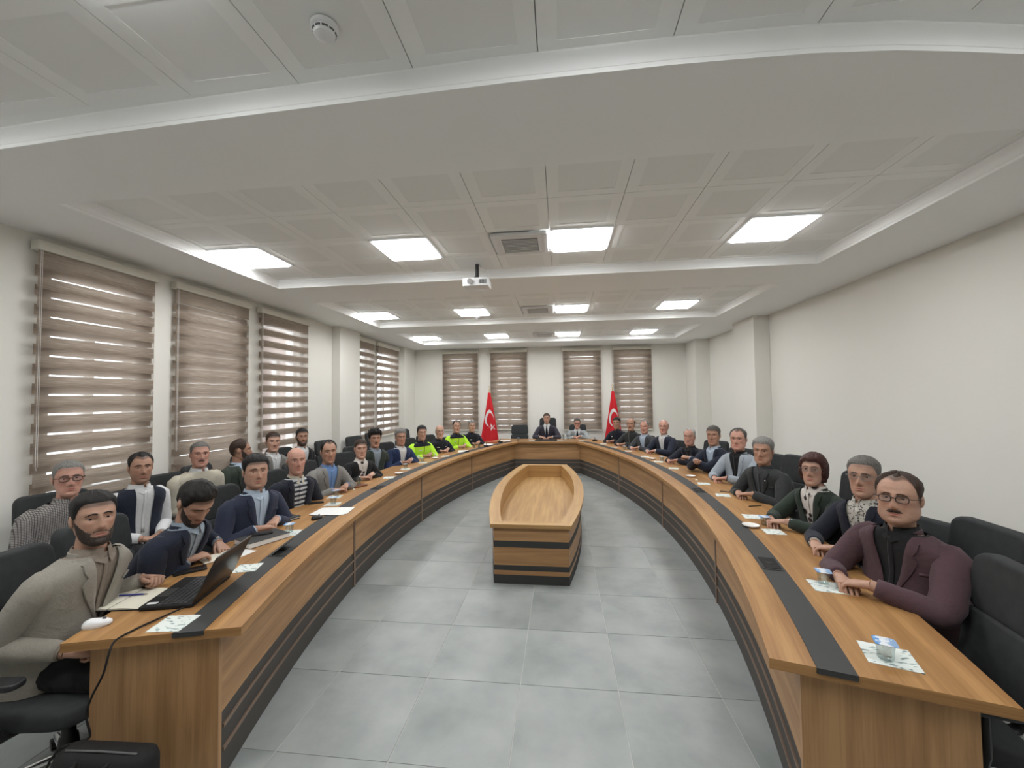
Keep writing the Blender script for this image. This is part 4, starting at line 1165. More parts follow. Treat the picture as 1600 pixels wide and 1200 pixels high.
    q.grid([[B.pt(zr, 2 * pi * k / 20, .006) for k in range(20)] for zr in (-.09, -.04, .02, .10)], True, 0, None, True, True)
    for sx, hipp, kn, an in legs:
        q.tube([hipp + Vector((0, -.08, -.005)), hipp + Vector((0, .05, 0)), hipp * .5 + kn * .5, kn + Vector((0, -.04, 0)), kn + Vector((0, .012, -.02)), kn * .7 + an * .3, kn * .35 + an * .65, an + Vector((0, 0, -.02))], [x * s for x in (.085, .088, .078, .067, .064, .060, .055, .053)], 14)
    obj('trousers', q, C[P.get('trousers', 'trouser')], e, True, 60)
    for sx, hipp, kn, an in legs:
        q = MB(); rows = []
        for yy, w, h in ((-.085, .012, .03), (-.07, .034, .07), (-.02, .037, .085), (.04, .038, .07), (.10, .044, .05), (.16, .042, .038), (.195, .020, .022)):
            rows.append([Vector((an.x + w * math.copysign(abs(cos(a)) ** .7, cos(a)), an.y + yy, max(.003, h * .5 + h * .5 * math.copysign(abs(sin(a)) ** .8, sin(a))))) for a in [2 * pi * k / 12 for k in range(12)]])
        q.grid(rows, True, 0, None, True, True); obj('shoe', q, MAT['shoe'], e, True, 60)
    return e, root, rz
# ---------------------------------------------------------------- who sits where
def seat(side, x, y, tw=.25, face=None):
    """heading for somebody at (x, y) facing across the table, turned a little towards the camera"""
    if face is not None: return face
    cx = CXL if side < 0 else CXR
    n = Vector((cx - x, YC - y, 0)).normalized(); c = Vector((-x, -y, 0)).normalized()
    v = n * (1 - tw) + c * tw
    return atan2(-v.x, v.y)
def off_of(side, x, y):
    cx = CXL if side < 0 else CXR
    return sqrt((x - cx) ** 2 + (y - YC) ** 2) - RL
PEOPLE = []
def sit(side, x, y, z, label, chair_label, ho=.60, tw=.25, face=None, chair_group='chairs at the table', **kw):
    rz = seat(side, x, y, tw, face)
    fw = Vector((-sin(rz), cos(rz), 0))
    if side in (-1, 1):
        d = off_of(side, x, y); cx = CXL if side < 0 else CXR
        nn = Vector((cx - x, YC - y, 0)).normalized(); dist = (d - ho) / max(.5, nn.dot(fw))
    else: dist = kw.pop('dist', .22)
    tabp = Vector((x, y, 0)) + fw * (dist + .10)
    P = dict(at=(x, y), hz=z, rz=rz, label=label, tab=(tabp.x, tabp.y, 0)); P.update(kw)
    P.setdefault('seed', len(PEOPLE) + 1)
    e, root, rz = person(P); PEOPLE.append(e)
    if chair_label:
        co = kw.get('chair_off', (0, 0)); cp = root + Vector((co[0], co[1], 0))
        ce = chair(cp.x, cp.y, kw.get('chair_rz', rz), chair_label, chair_group)
        if kw.get('chair_z'): ce.scale = (1, 1, kw['chair_z'])
    return e
LA, RA = 'people at the left arm', 'people at the right arm'
OPEN = dict(open=(.008, .086), button=.38)
# left arm, from the camera outwards
sit(-1, -2.334, 1.827, 1.20, 'person in a light greige blazer sitting behind the open laptop', 'dark office chair under the greige blazer at the left table end', tw=.12, hands=[(-2.35, 2.08, .80), (-2.27, 1.655, .655)], pole=(.05, -.05, -1), pose='fist', top='greige', shirt='taupe', style='short', thick=.013, beard=.0010, stubble=.45, skin='mid', button=.36, open=(.004, .075), dyaw=0, lean=.16, cuff='taupe', browk=1.25, wide=1.0, hs=1.04, chair_off=(.13, -.03), chair_z=.97)
sit(-1, -2.342, 2.367, 1.165, 'person in a dark navy jacket over a grey-blue shirt, bent over a notebook and writing', 'dark office chair under the person writing in a notebook', tw=.05, hands=[(-2.42, 2.66, .79), (-2.36, 2.36, .79)], pose='write', look=(-25, -34), eyes_down=.8, top='navy', shirt='greyblue', style='side', thick=.017, hair='black', beard=.0007, stubble=.4, skin='mid', lean=.22, watch=-1, cut='jacket', lapel=True, **OPEN)
sit(-1, -2.482, 3.107, 1.20, 'person in a navy suit and open light blue shirt, hands on the table', 'dark office chair under the navy suit and light blue shirt', tw=.35, top='navy2', shirt='lightblue', thick=.013, hair='black', style='side', skin='mid', stubble=.2, jowl=.008, wide=1.06, broad=1.06, belly=.03, watch=-1, watch_mat=MAT['black'], ho=.58, **OPEN)
sit(-1, -2.615, 3.819, 1.178, 'person in a dark jacket over a dark and white striped top, left arm', 'dark office chair under the dark jacket and striped top', tw=.40, top='blacknavy', shirt='stripe', style='bald', hair='white', skin='rosy', thick=.004, stubble=.12, pose='arms_rest', collar='shirt', collarc='cream', open=(.05, .085), button=.3)
sit(-1, -2.664, 4.471, 1.18, 'person in a grey tweed blazer with a bright blue shirt, hands on the table', 'dark office chair under the grey tweed blazer and blue shirt', tw=.35, top='grey', shirt='blue', style='receded', hair='black', skin='tan', thick=.010, stubble=.2, ho=.56, **OPEN)
sit(-1, -2.64, 5.189, 1.13, 'person in a black cardigan over a pale spotted blouse, left table arm', 'dark office chair under the black cardigan on the left arm', tw=.45, top='black', shirt='blouse', style='tied', hair='brown', skin='light', thick=.009, bun=True, broad=.92, s=.98, hs=1.02, lapel=False, ho=.58, **OPEN)
sit(-1, -2.828, 6.006, 1.18, 'person in a dark green jacket over a grey-blue shirt, between cardigan and royal blue suit', 'dark office chair under the green jacket beside the black cardigan', tw=.40, top='green', shirt='greyblue', style='thick', thick=.026, hrough=.6, hair='black', mustache=0.0085, skin='tan', pose='arms_rest', **OPEN)
sit(-1, -2.606, 6.47, 1.155, 'person in a royal blue suit and white shirt beside the nearer lime jacket', 'dark office chair under the royal blue suit', tw=.40, top='royal', shirt='white', style='side', thick=.018, hair='grey', skin='tan', **OPEN)
POL = dict(cut='closed', closed_name='uniform_jacket', collar='shirt')
sit(-1, -2.504, 7.209, 1.165, 'person in a lime high-visibility jacket with dark yoke, nearer of the two', 'dark office chair under the nearer lime jacket', tw=.38, top='hivis', yoke='police', collarc='police', style='short', thick=.012, hair='black', skin='mid', bands=[(.25, .38, .056), (.62, .74, .049)], patch='police', chest_badge=[(.09, .74, .03, .015)], **POL)
sit(-1, -2.371, 7.884, 1.13, 'person in a dark uniform jacket sitting between the two lime high-visibility jackets', 'dark office chair under the dark uniform between lime jackets', tw=.40, top='police', style='bald', hair='darkgrey', skin='light', thick=.003, patch='silver', chest_badge=[(.09, .74, .028, .018), (-.09, .74, .022, .012)], **POL)
sit(-1, -2.224, 8.621, 1.178, 'person in a lime high-visibility jacket with dark yoke, farther of the two', 'dark office chair under the farther lime jacket', tw=.38, top='hivis', yoke='police', collarc='police', style='receded', thick=.008, hair='black', skin='mid', bands=[(.25, .38, .056)], patch='silver', chest_badge=[(.09, .74, .02, .02)], **POL, chair_z=.86)
sit(-1, -2.009, 9.176, 1.15, 'person in a dark uniform jacket, last on the left arm beside the red flag', 'dark office chair under the dark uniform by the left flag', tw=.36, top='police', style='short', thick=.010, hair='grey', skin='light', patch='silver', chest_badge=[(.09, .74, .028, .018)], **POL, chair_z=.86)
# head table
sit(0, -.369, 10.74, 1.235, 'person in a dark suit, white shirt and dark tie in the tall head chair', 'tall dark office chair under the dark suit at the head table', face=radians(178), dist=.26, top='suit', shirt='white', tie='tie_dark', style='short', thick=.011, hair='brown', skin='mid', chair_z=1.14, pose='apart', stubble=.15, **OPEN)
sit(0, .418, 10.74, 1.10, 'person in a light grey suit and dark tie, hands joined on the head table', 'dark office chair under the light grey suit at the head table', face=radians(176), dist=.26, top='lightgrey', shirt='white', tie='tie_dark', style='short', thick=.010, hair='darkgrey', skin='rosy', glasses='dark', **OPEN)
# right arm, from the far end to the camera
sit(1, 1.261, 9.604, 1.176, 'person in a black uniform jacket sitting in front of the right red flag', 'dark office chair under the black uniform before the right flag', tw=.35, top='police', style='short', thick=.011, hair='black', skin='tan', patch='silver', chest_badge=[(.09, .74, .015, .018)], pose='clasp', **POL, chair_z=.86)
sit(1, 1.481, 9.034, 1.184, 'person in a black zipped jacket, second seat along from the right flag', 'dark office chair under the black zipped jacket', tw=.35, top='charcoal', cut='closed', closed_name='zipped_jacket', style='crown', hair='black', mustache=.0072, skin='tan', thick=.010, ho=.54, chair_z=.86)
sit(1, 1.632, 8.378, 1.176, 'person in a charcoal blazer and pale blue shirt, third from the right flag', 'dark office chair under the charcoal blazer on the right arm', tw=.35, top='slate', shirt='lightblue', style='receded', hair='grey', mustache=.0072, mustc='grey', skin='rosy', thick=.010, ho=.54, **OPEN, chair_z=.86)
sit(1, 1.889, 7.916, 1.209, 'person in a dark navy blazer and open white shirt on the right arm', 'dark office chair under the navy blazer and white shirt', tw=.35, top='navy', shirt='white', style='bald', hair='darkgrey', skin='rosy', thick=.003, ho=.62, wide=1.04, **OPEN, chair_z=.86)
sit(1, 2.005, 6.78, 1.13, 'person in a black jacket over a dark shirt, leaning forward on the table', 'dark office chair under the person leaning forward on the right arm', tw=.35, top='blacknavy', shirt='charcoal', style='receded', hair='white', mustache=.0085, mustc='white', skin='rosy', thick=.014, lean=.22, ho=.52, jowl=.006, **OPEN)
sit(1, 2.05, 5.88, 1.235, 'person in a navy suit and pale blue shirt holding both hands up', 'dark office chair under the person with raised hands', tw=.30, hands=[(1.77, 5.97, .93), (1.80, 5.80, .92)], pose='fist', top='navy', shirt='lightblue', style='short', hair='darkgrey', skin='tan', thick=.009, **OPEN)
sit(1, 2.157, 5.353, 1.237, 'person in a light grey-blue blazer over a black shirt, arms on the table', 'dark office chair under the light grey-blue blazer', tw=.38, top='paleblue', shirt='black', collarc='black', style='receded', hair='darkgrey', skin='rosy', thick=.010, jowl=.010, wide=1.08, broad=1.10, belly=.04, ho=.62, cuff='black', **OPEN)
sit(1, 2.046, 4.498, 1.201, 'person in a black jacket with a small white lapel pin, right arm', 'dark office chair under the black jacket with lapel pin', tw=.34, top='charcoal', shirt='slate', pin=True, style='side', hair='grey', skin='tan', thick=.016, jowl=.008, wide=1.06, broad=1.08, belly=.03, ho=.58, watch=-1, watch_mat=MAT['brown'], cuff=None, **OPEN, chair_z=1.05)
sit(1, 1.99, 3.56, 1.182, 'person in a dark green blazer and spotted blouse with a white wristwatch', 'dark office chair under the dark green blazer', tw=.30, face=None, top='darkgreen', shirt='blouse', style='bob', hair='auburn', skin='light', thick=.016, glasses='thin', broad=.98, s=1.0, hs=1.03, watch=-1, watch_mat=MAT['white'], look=None, ho=.52, cuff=None, browk=.8, **OPEN, chair_z=1.05)
sit(1, 1.985, 3.0, 1.226, 'person in a dark navy jacket over a floral patterned shirt', 'dark office chair under the floral patterned shirt', tw=.36, top='blacknavy', shirt='floral', style='short', hair='pepper', skin='mid', thick=.011, glasses='thin', ho=.62, watch=1, **OPEN, chair_z=.86)
sit(1, 1.809, 2.481, 1.205, 'person in a plum blazer over a black shirt, nearest on the right arm', 'dark office chair under the plum blazer', tw=.42, top='plum', shirt='black', collarc='black', style='receded', hair='brown', skin='mid', thick=.012, glasses='dark', mustache=.0100, stubble=.15, jowl=.012, wide=1.10, broad=1.14, belly=.05, arm=1.08, hs=1.09, ho=.55, cuff=None, open=(.010, .10), button=.36, chair_off=(.06, .09), chair_rz=radians(86))
# second row along the left windows
GB = 'second row chairs by the windows'
def back(x, y, z, fdeg, label, cl_, **kw): return sit(9, x, y, z, label, cl_, face=radians(fdeg), chair_group=GB, dist=.25, pose=kw.pop('pose', 'lap'), **kw)
back(-3.70, 2.70, 1.21, -103, 'person in a grey checked shirt by the nearest window blind', 'dark office chair in the window row under the checked shirt', top='check', cut='closed', closed_name='checked_shirt', zip=True, style='short', hair='grey', glasses='dark', skin='rosy', thick=.008, chair_off=(.0, .13))
back(-3.698, 3.237, 1.20, -100, 'person in a dark navy vest over a white shirt, window row', 'dark office chair in the window row under the navy vest', top='navy', cut='vest', shirt='white', sleeve='white', style='high', hair='black', skin='tan', thick=.010, stubble=.3, open=(.055, .075), button=.3, chair_z=.88)
back(-3.80, 3.94, 1.22, -105, 'person in a cream sweater over a white collar, second row by the windows', 'dark office chair in the window row under the cream sweater', top='cream', cut='closed', closed_name='sweater', zip=False, collarc='white', style='short', hair='pepper', mustache=.0076, mustc='darkgrey', skin='rosy', thick=.008, broad=1.08, jowl=.006, chair_z=.93)
back(-3.776, 4.454, 1.20, -80, 'person in a dark green jacket, window row, turned towards the far wall', 'dark office chair in the window row under the turned green jacket', look=(34, -2), top='green', shirt='lightblue', style='high', hair='brown', beard=.0012, stubble=.3, beardc='stubble', skin='tan', thick=.007, **OPEN)
back(-3.85, 5.12, 1.225, -102, 'person in a grey blazer and white open-necked shirt, window row', 'dark office chair in the window row under the grey blazer', top='grey', shirt='white', style='short', hair='brown', skin='light', thick=.009, **OPEN)
back(-3.91, 5.83, 1.225, -105, 'person in a black jacket and white shirt, last occupied seat of the window row', 'dark office chair in the window row under the black jacket', top='black', shirt='white', style='short', hair='black', beard=.0015, stubble=.4, skin='tan', thick=.009, **OPEN)

# ---------------------------------------------------------------- empty chairs
GE = 'empty chairs'
for x, y, deg, lab in [(1.56, 2.04, 78, 'empty charcoal office chair at the near end of the right table arm'),
        (-1.12, 10.82, 180, 'empty charcoal office chair at the head table, left of the dark suit'),
        (-4.0, 7.05, -98, 'empty charcoal office chair by the left pilaster, nearest of the empty window row'), (-3.85, 7.85, -100, 'empty charcoal office chair under the narrow blind past the left pilaster'), (-3.9, 8.75, -102, 'empty charcoal office chair between the two far blinds of the left wall'),
        (-3.55, 9.6, -108, 'empty charcoal office chair by the farthest left wall blind')]:
    chair(x, y, radians(deg), lab, GE)
# ---------------------------------------------------------------- things on the table
TZ = TT + .0003
def napkin_mat():
    m, nt, out = new_mat('printed_napkin')
    b = N(nt, 'ShaderNodeBsdfPrincipled'); b.inputs['Roughness'].default_value = .9; b.inputs['Specular IOR Level'].default_value = .1
    tc = N(nt, 'ShaderNodeTexCoord'); mp = N(nt, 'ShaderNodeMapping'); mp.inputs['Scale'].default_value = (26, 70, 1); mp.inputs['Rotation'].default_value = (0, 0, .3); L(nt, tc, 'Object', mp, 'Vector')
    n = N(nt, 'ShaderNodeTexNoise'); n.inputs['Scale'].default_value = 1; n.inputs['Detail'].default_value = 1; L(nt, mp, 'Vector', n, 'Vector')
    r = ramp(nt, [(.58, (.70, .74, .70)), (.63, (.25, .31, .30)), (.72, (.20, .26, .26))]); L(nt, n, 'Fac', r, 'Fac'); L(nt, r, 'Color', b, 'Base Color'); L(nt, b, 'BSDF', out, 'Surface'); return m
MAT['napkin'] = napkin_mat()
def lid_mat():
    m, nt, out = new_mat('cup_lid_foil')
    b = N(nt, 'ShaderNodeBsdfPrincipled'); b.inputs['Roughness'].default_value = .35
    tc = N(nt, 'ShaderNodeTexCoord'); sx = N(nt, 'ShaderNodeSeparateXYZ'); L(nt, tc, 'Object', sx, 'Vector')
    n = N(nt, 'ShaderNodeTexNoise'); n.inputs['Scale'].default_value = 75; L(nt, tc, 'Object', n, 'Vector')
    ad = N(nt, 'ShaderNodeMath', operation='MULTIPLY_ADD'); ad.inputs[1].default_value = 12; L(nt, sx, 'X', ad, 0); L(nt, n, 'Fac', ad, 2)
    r = ramp(nt, [(.18, (.10, .30, .62)), (.26, (.74, .77, .80)), (.60, (.74, .77, .80)), (.66, (.25, .38, .58))]); L(nt, ad, 'Value', r, 'Fac'); L(nt, r, 'Color', b, 'Base Color'); L(nt, b, 'BSDF', out, 'Surface'); return m
MAT['lid'] = lid_mat()
rnd = random.Random(11)
def sheet(name, poly, h, mat, label, cat, group=None, z=None, crumple=.0):
    """thin sheet lying on the table; poly is given around its own centre"""
    z = TZ if z is None else z
    cx = sum(p[0] for p in poly) / len(poly); cy = sum(p[1] for p in poly) / len(poly)
    q = [(p[0] - cx, p[1] - cy) for p in poly]
    b = MB()
    n = 6; rows = []
    a_, b_, c_, d_ = [Vector((p[0], p[1], 0)) for p in q]
    for i in range(n + 1):
        r = []
        for j in range(n + 1):
            u, v = i / n, j / n; p = (a_ * (1 - u) + b_ * u) * (1 - v) + (d_ * (1 - u) + c_ * u) * v
            r.append(Vector((p.x, p.y, h + crumple * abs(noise.noise(Vector((p.x * 22 + cx * 5, p.y * 22, cy)))))))
        rows.append(r)
    b.grid(rows)
    b.grid([[Vector((p.x, p.y, 0)) for p in r][::-1] for r in rows])
    ring = [rows[0][j] for j in range(n + 1)] + [rows[i][n] for i in range(1, n + 1)] + [rows[n][j] for j in range(n - 1, -1, -1)] + [rows[i][0] for i in range(n - 1, 0, -1)]
    b.grid([[Vector((p.x, p.y, 0)) for p in ring], ring], True)
    o = obj(name, b, mat, loc=(cx, cy, z)); tag(o, label, cat, group); return o
def rect(x, y, w, d, rot):
    return [(x + u * cos(rot) - v * sin(rot), y + u * sin(rot) + v * cos(rot)) for u, v in ((-w / 2, -d / 2), (w / 2, -d / 2), (w / 2, d / 2), (-w / 2, d / 2))]
NG = 'printed paper napkins'
def napkin(x, y, lab, rot=None, w=.135): 
    rot = rnd.uniform(-.3, .3) if rot is None else rot
    return sheet('napkin', rect(x, y, w, w * .95, rot), .0012, MAT['napkin'], lab, 'napkin', NG, crumple=.004)
CUPG = 'sealed plastic cups of water'
def cup(x, y, lab, rz=0.0, z=None):
    e = empty('water_cup', (x, y, (TZ + .004) if z is None else z), rz, lab, 'cup', CUPG)
    b = MB(); b.lathe([(.022, 0), (.0255, .004), (.027, .02), (.0265, .024), (.031, .056), (.0325, .060), (.0325, .064)], 20, cap1=False); obj('cup_wall', b, MAT['clear_plastic'], e, True, 50)
    b = MB(); b.lathe([(.021, .002), (.0245, .006), (.0265, .024), (.029, .048)], 20); obj('water', b, MAT['glass'], e, True, 50)
    b = MB(); b.rbox(0, 0, .066, .037, .035, .0012, .013, seg=3); obj('foil_lid', b, MAT['lid'], e)
    return e
def plate(x, y, lab):
    b = MB(); b.lathe([(.038, 0), (.040, .002), (.056, .011), (.062, .016), (.0625, .0175), (.060, .0175), (.052, .012), (.036, .006), (.001, .0055)], 24, cap1=False); o = obj('saucer', b, MAT['porcelain'], loc=(x, y, TZ), smooth=True, angle=60); return tag(o, lab, 'saucer', 'white saucers')
def phone(x, y, rot, lab, w=.072, l=.15, z=None, mat='black', name='smartphone', cat='phone'):
    e = empty(name, (x, y, TZ if z is None else z), rot, lab, cat)
    b = MB(); b.rbox(0, 0, .0045, w / 2, l / 2, .0045, .01); obj('case', b, MAT[mat], e, True, 40)
    b = MB(); b.rbox(0, 0, .0094, w / 2 - .004, l / 2 - .005, .0005, .007); obj('screen', b, MAT['black'], e, True, 40)
    return e
# left arm
napkin(-1.83, 1.765, 'printed napkin half under the black cable at the left table end', .15, .15)
napkin(-1.965, 2.385, 'printed napkin just behind the laptop lid', .3)
napkin(-2.146, 3.036, 'printed napkin beside the thick grey book', .25, .15); cup(-2.15, 3.045, 'sealed water cup beside the thick grey book', .3)
napkin(-2.29, 3.90, 'printed napkin at the far edge of the loose papers', .2); cup(-2.285, 3.905, 'sealed water cup just past the loose papers')
napkin(-2.44, 4.20, 'printed napkin in front of the striped top', .2); cup(-2.43, 4.21, 'sealed water cup in front of the striped top')
napkin(-2.30, 5.28, 'printed napkin without cup between tray and first saucer of left arm', .2)
plate(-2.27, 5.55, 'white saucer in front of the black cardigan')
napkin(-2.33, 5.95, 'printed napkin in front of the green jacket on the left arm', .2); cup(-2.34, 5.98, 'sealed water cup in front of the green jacket on the left arm')
napkin(-2.27, 6.55, 'printed napkin in front of the royal blue suit', .2); cup(-2.30, 6.60, 'sealed water cup in front of the royal blue suit')
plate(-2.20, 7.00, 'white saucer beside the nearer lime jacket')
napkin(-2.10, 7.30, 'printed napkin in front of the nearer lime jacket', .2)
# notebook of the man in greige
e = empty('open_notebook', (-2.30, 1.945, TZ), .18, 'open cream notebook lying in front of the greige blazer', 'notebook')
b = MB(); b.rbox(0, 0, .002, .165, .118, .002, .006); obj('cover', b, MAT['blackmatte'], e)
for sx in (-1, 1):
    b = MB(); rows = [[(sx * (.002 + .155 * k / 8), v, .004 + .007 * sin(pi * min(1, .18 + k / 9.0)) + .001) for k in range(9)] for v in (-.112, .112)]
    b.grid(rows); b.grid([[(p[0], p[1], .004) for p in r][::-1] for r in rows]); b.grid([[rows[0][k] for k in range(9)], [(rows[0][k][0], rows[0][k][1], .004) for k in range(9)]]); b.grid([[rows[1][k] for k in range(9)], [(rows[1][k][0], rows[1][k][1], .004) for k in range(9)]])
    b.grid([[rows[0][8], rows[1][8]], [(rows[0][8][0], rows[0][8][1], .004), (rows[1][8][0], rows[1][8][1], .004)]]); obj('page', b, MAT['cream_paper'], e, True, 40)
pe = empty('pen', (-2.29, 1.972, TZ + .0165), .22, 'blue ballpoint pen lying on the open cream notebook', 'pen')
b = MB(); b.tube([(-.07, 0, 0), (.05, 0, 0)], [.0042, .0042], 8); obj('barrel', b, MAT['blue'], pe, True, 40)
b = MB(); b.tube([(.05, 0, 0), (.066, 0, 0), (.071, 0, 0)], [.004, .002, .0008], 8); obj('tip', b, MAT['grey_metal'], pe, True, 40)
# laptop
LA_ = Vector((-1.874, 1.904)); hv = Vector((-.25, .968)); dv = Vector((.968, .25))
lc = LA_ + hv * .18 - dv * .125
e = empty('laptop', (lc.x, lc.y, TZ), atan2(-hv.x, hv.y) , 'open black laptop at the near end of the left table arm, lid towards the room', 'laptop')
# local axes: +Y along the hinge, +X towards the hinge side
b = MB(); b.rbox(0, 0, .010, .125, .18, .010, .010); obj('base', b, MAT['blackmatte'], e, True, 40)
ks = MB()
for r in range(6):
    for c in range(15): ks.box(-.045 + r * .0235, -.045 + r * .0235 + .0185, -.165 + c * .0222, -.165 + c * .0222 + .018, .020, .0225)
MAT['key'] = plain('laptop_key', (.05, .05, .052), .4, .5, .02, 5)
o = obj('keyboard', ks, MAT['key'], e); o['kind'] = 'stuff'
b = MB(); b.rbox(-.085, -.02, .0202, .03, .048, .0006, .005); obj('touchpad', b, MAT['anth'], e)
b = MB(); b.box(-.105, -.06, -.15, -.13, .0200, .0208); obj('sticker', b, MAT['white'], e)
ta = radians(27); lid = MB(); lid.rbox(0, 0, 0, .125, .18, .004, .008)
lo = obj('lid', lid, MAT['black'], e, True, 40, loc=(.125 + .125 * sin(ta), 0, .021 + .125 * cos(ta))); lo.rotation_euler = (0, -(pi / 2 - ta), 0)
sc_ = MB(); sc_.box(-.112, .112, -.166, .166, .004, .0048); obj('screen', sc_, MAT['black'], lo)
# mouse (white) and mouse (black)
def mouse(x, y, rot, mat, lab):
    e = empty('computer_mouse', (x, y, TZ), rot, lab, 'mouse')
    b = MB(); rows = []
    for zz, k in ((0, .92), (.008, 1.0), (.018, .96), (.027, .80), (.033, .50), (.035, .12)):
        rows.append([(.030 * k * math.copysign(abs(cos(a)) ** .8, cos(a)), .054 * k * sin(a) - .006 * (1 - k), zz * (1 - .15 * sin(a))) for a in [2 * pi * q / 20 for q in range(20)]])
    b.grid(rows, True, 0, None, True, True); obj('shell', b, mat, e, True, 70)
    b = MB(); b.tube([(-.003, .024, .031), (.003, .024, .031)], [.007, .007], 10); obj('scroll_wheel', b, MAT['grey_dark'], e, True)
    return e
mouse(-2.175, 1.71, -.9, MAT['white'], 'white computer mouse at the near left corner of the table')
mouse(-2.152, 3.413, -.3, MAT['black'], 'black computer mouse on the dark strip next to the loose papers')
phone(-2.29, 2.31, -.75, 'black wallet case lying between laptop and the person writing', w=.085, l=.165, mat='blackmatte', name='phone_case', cat='wallet')
# writing man's notebook
e = empty('notebook', (-2.30, 2.53, TZ), -.5, 'small cream notebook under the writing person\'s hands', 'notebook')
b = MB(); b.rbox(0, 0, .004, .07, .10, .004, .006); obj('pages', b, MAT['cream_paper'], e); b = MB(); b.rbox(0, 0, .0006, .073, .103, .0006, .006); obj('cover', b, MAT['brown'], e)
sheet('paper_sheet', rect(-2.19, 2.60, .10, .15, -.2), .0008, MAT['paper'], 'white paper between small notebook and thick grey book', 'paper')
# thick bound report
e = empty('bound_report', (-2.235, 2.86, TZ), -.42, 'thick bound report with dark cover and white page edges', 'book')
b = MB(); b.rbox(0, 0, .018, .104, .146, .016, .003); obj('pages', b, MAT['paper'], e); b = MB(); b.rbox(0, 0, .0355, .106, .148, .0013, .003); obj('cover', b, MAT['anth'], e)
b = MB(); b.rbox(0, 0, .001, .106, .148, .001, .003); obj('back_cover', b, MAT['anth'], e)
phone(-2.27, 2.89, -.9, 'black phone lying on top of the thick bound report', z=TZ + .037)
e = empty('notebook_pile', (-2.40, 3.36, TZ), -.3, 'three slim grey notebooks beside the hands of the navy suit', 'notebook')
for k in range(3):
    b = MB(); b.rbox(.004 * k, .003 * k, .004 + .0085 * k, .055, .085, .004, .004); obj('notebook', b, [MAT['anth'], MAT['paper'], MAT['anth']][k], e)
for k, (dx, dy, ro) in enumerate(((0, 0, .10), (.012, .02, .16), (-.01, -.012, .05))):
    sheet('paper_sheet', rect(-2.14 + dx, 3.645 + dy, .30, .235, ro), .0012, MAT['paper'], ['bottom sheet of the loose white papers on the left arm', 'middle sheet of the loose white papers on the left arm', 'topmost sheet of the loose white papers on the left arm'][k], 'paper', 'loose white papers', z=TZ + .0022 + .0016 * k)
phone(-2.49, 3.93, -1.0, 'black phone on the table before the striped top')
# wooden tray and glass
e = empty('leather_tray', (-2.44, 4.72, TZ), -.4, 'brown leather case holding a tea glass before the tweed blazer', 'case')
b = MB(); b.rbox(0, 0, .009, .055, .095, .009, .012); obj('case', b, MAT['brown'], e, True, 40)
def tumbler(x, y, lab, z=TZ, h=.09, group='drinking glasses'):
    b = MB(); b.lathe([(.022, 0), (.026, .004), (.024, .03), (.031, h), (.029, h), (.022, .032), (.022, .008), (.001, .008)], 18, cap1=False); o = obj('drinking_glass', b, MAT['clear_plastic'], loc=(x, y, z), smooth=True, angle=60); return tag(o, lab, 'glass', group)
tumbler(-2.44, 4.72, 'tea glass standing on the brown leather case', TZ + .0185)
b = MB(); b.rbox(0, 0, .007, .012, .02, .007, .006); tag(obj('biscuit', b, MAT['cream_paper'], loc=(-2.39, 4.52, TZ), rz=.5, smooth=True), 'small wrapped sweet lying alone on the left arm', 'sweet')
sheet('paper_sheet', rect(-1.93, 8.0, .21, .30, .2), .0012, MAT['paper'], 'white sheet in front of the uniform between lime jackets', 'paper')
tumbler(-1.82, 8.48, 'left of two glasses before the farther lime jacket'); tumbler(-1.73, 8.55, 'right of two glasses before the farther lime jacket')
sheet('paper_sheet', rect(-1.64, 9.20, .21, .30, .25), .0012, MAT['paper'], 'white sheet in front of the dark uniform by the left flag', 'paper')
e = empty('folder', (-1.66, 9.66, TZ), .5, 'reddish brown folder at the far left corner by the flag', 'folder'); b = MB(); b.rbox(0, 0, .008, .12, .16, .008, .006); obj('cover', b, MAT['red_card'], e)
def microphone(x, y, rot, lab):
    e = empty('desk_microphone', (x, y, TZ), rot, lab, 'microphone', 'black desk microphones')
    b = MB(); b.rbox(0, 0, .014, .05, .065, .014, .012); obj('base', b, MAT['blackmatte'], e, True, 40)
    b = MB(); b.tube([(0, .03, .026), (0, .02, .05), (0, -.01, .07)], .005, 6); obj('stalk', b, MAT['blackmatte'], e, True)
    b = MB(); b.tube([(0, -.01, .07), (0, -.035, .08)], [.009, .010], 8, round_end=True); obj('head', b, MAT['blackmatte'], e, True)
microphone(-1.62, 8.78, .3, 'black desk microphone beside the two glasses on the left arm'); microphone(-1.44, 9.60, .6, 'black desk microphone at the far left table corner'); microphone(.80, 9.98, -.3, 'black desk microphone at the far right table corner')
# head table
cup(-1.05, 10.03, 'sealed water cup in front of the empty head table chair', z=TZ); sheet('paper_sheet', rect(-1.36, 10.0, .24, .18, .1), .0012, MAT['paper'], 'white sheet at the left end of the head table', 'paper')
e = empty('desk_pad', (-.37, 10.16, TZ), 0, 'dark desk pad in front of the dark suit at the head table', 'desk pad'); b = MB(); b.rbox(0, 0, .004, .27, .17, .004, .01); obj('pad', b, MAT['blackmatte'], e)
sheet('paper_sheet', rect(-.37, 10.12, .20, .14, .0), .0010, MAT['anth'], 'dark card lying on the desk pad', 'card', z=TZ + .0083)
napkin(-.02, 10.12, 'printed napkin right of the dark desk pad'); napkin(.49, 10.05, 'printed napkin in front of the light grey suit'); napkin(-.72, 10.1, 'printed napkin left of the dark desk pad')
tumbler(.06, 10.27, 'left of two tall glasses between the two at the head table', h=.13); tumbler(.16, 10.29, 'right of two tall glasses between the two at the head table', h=.13)
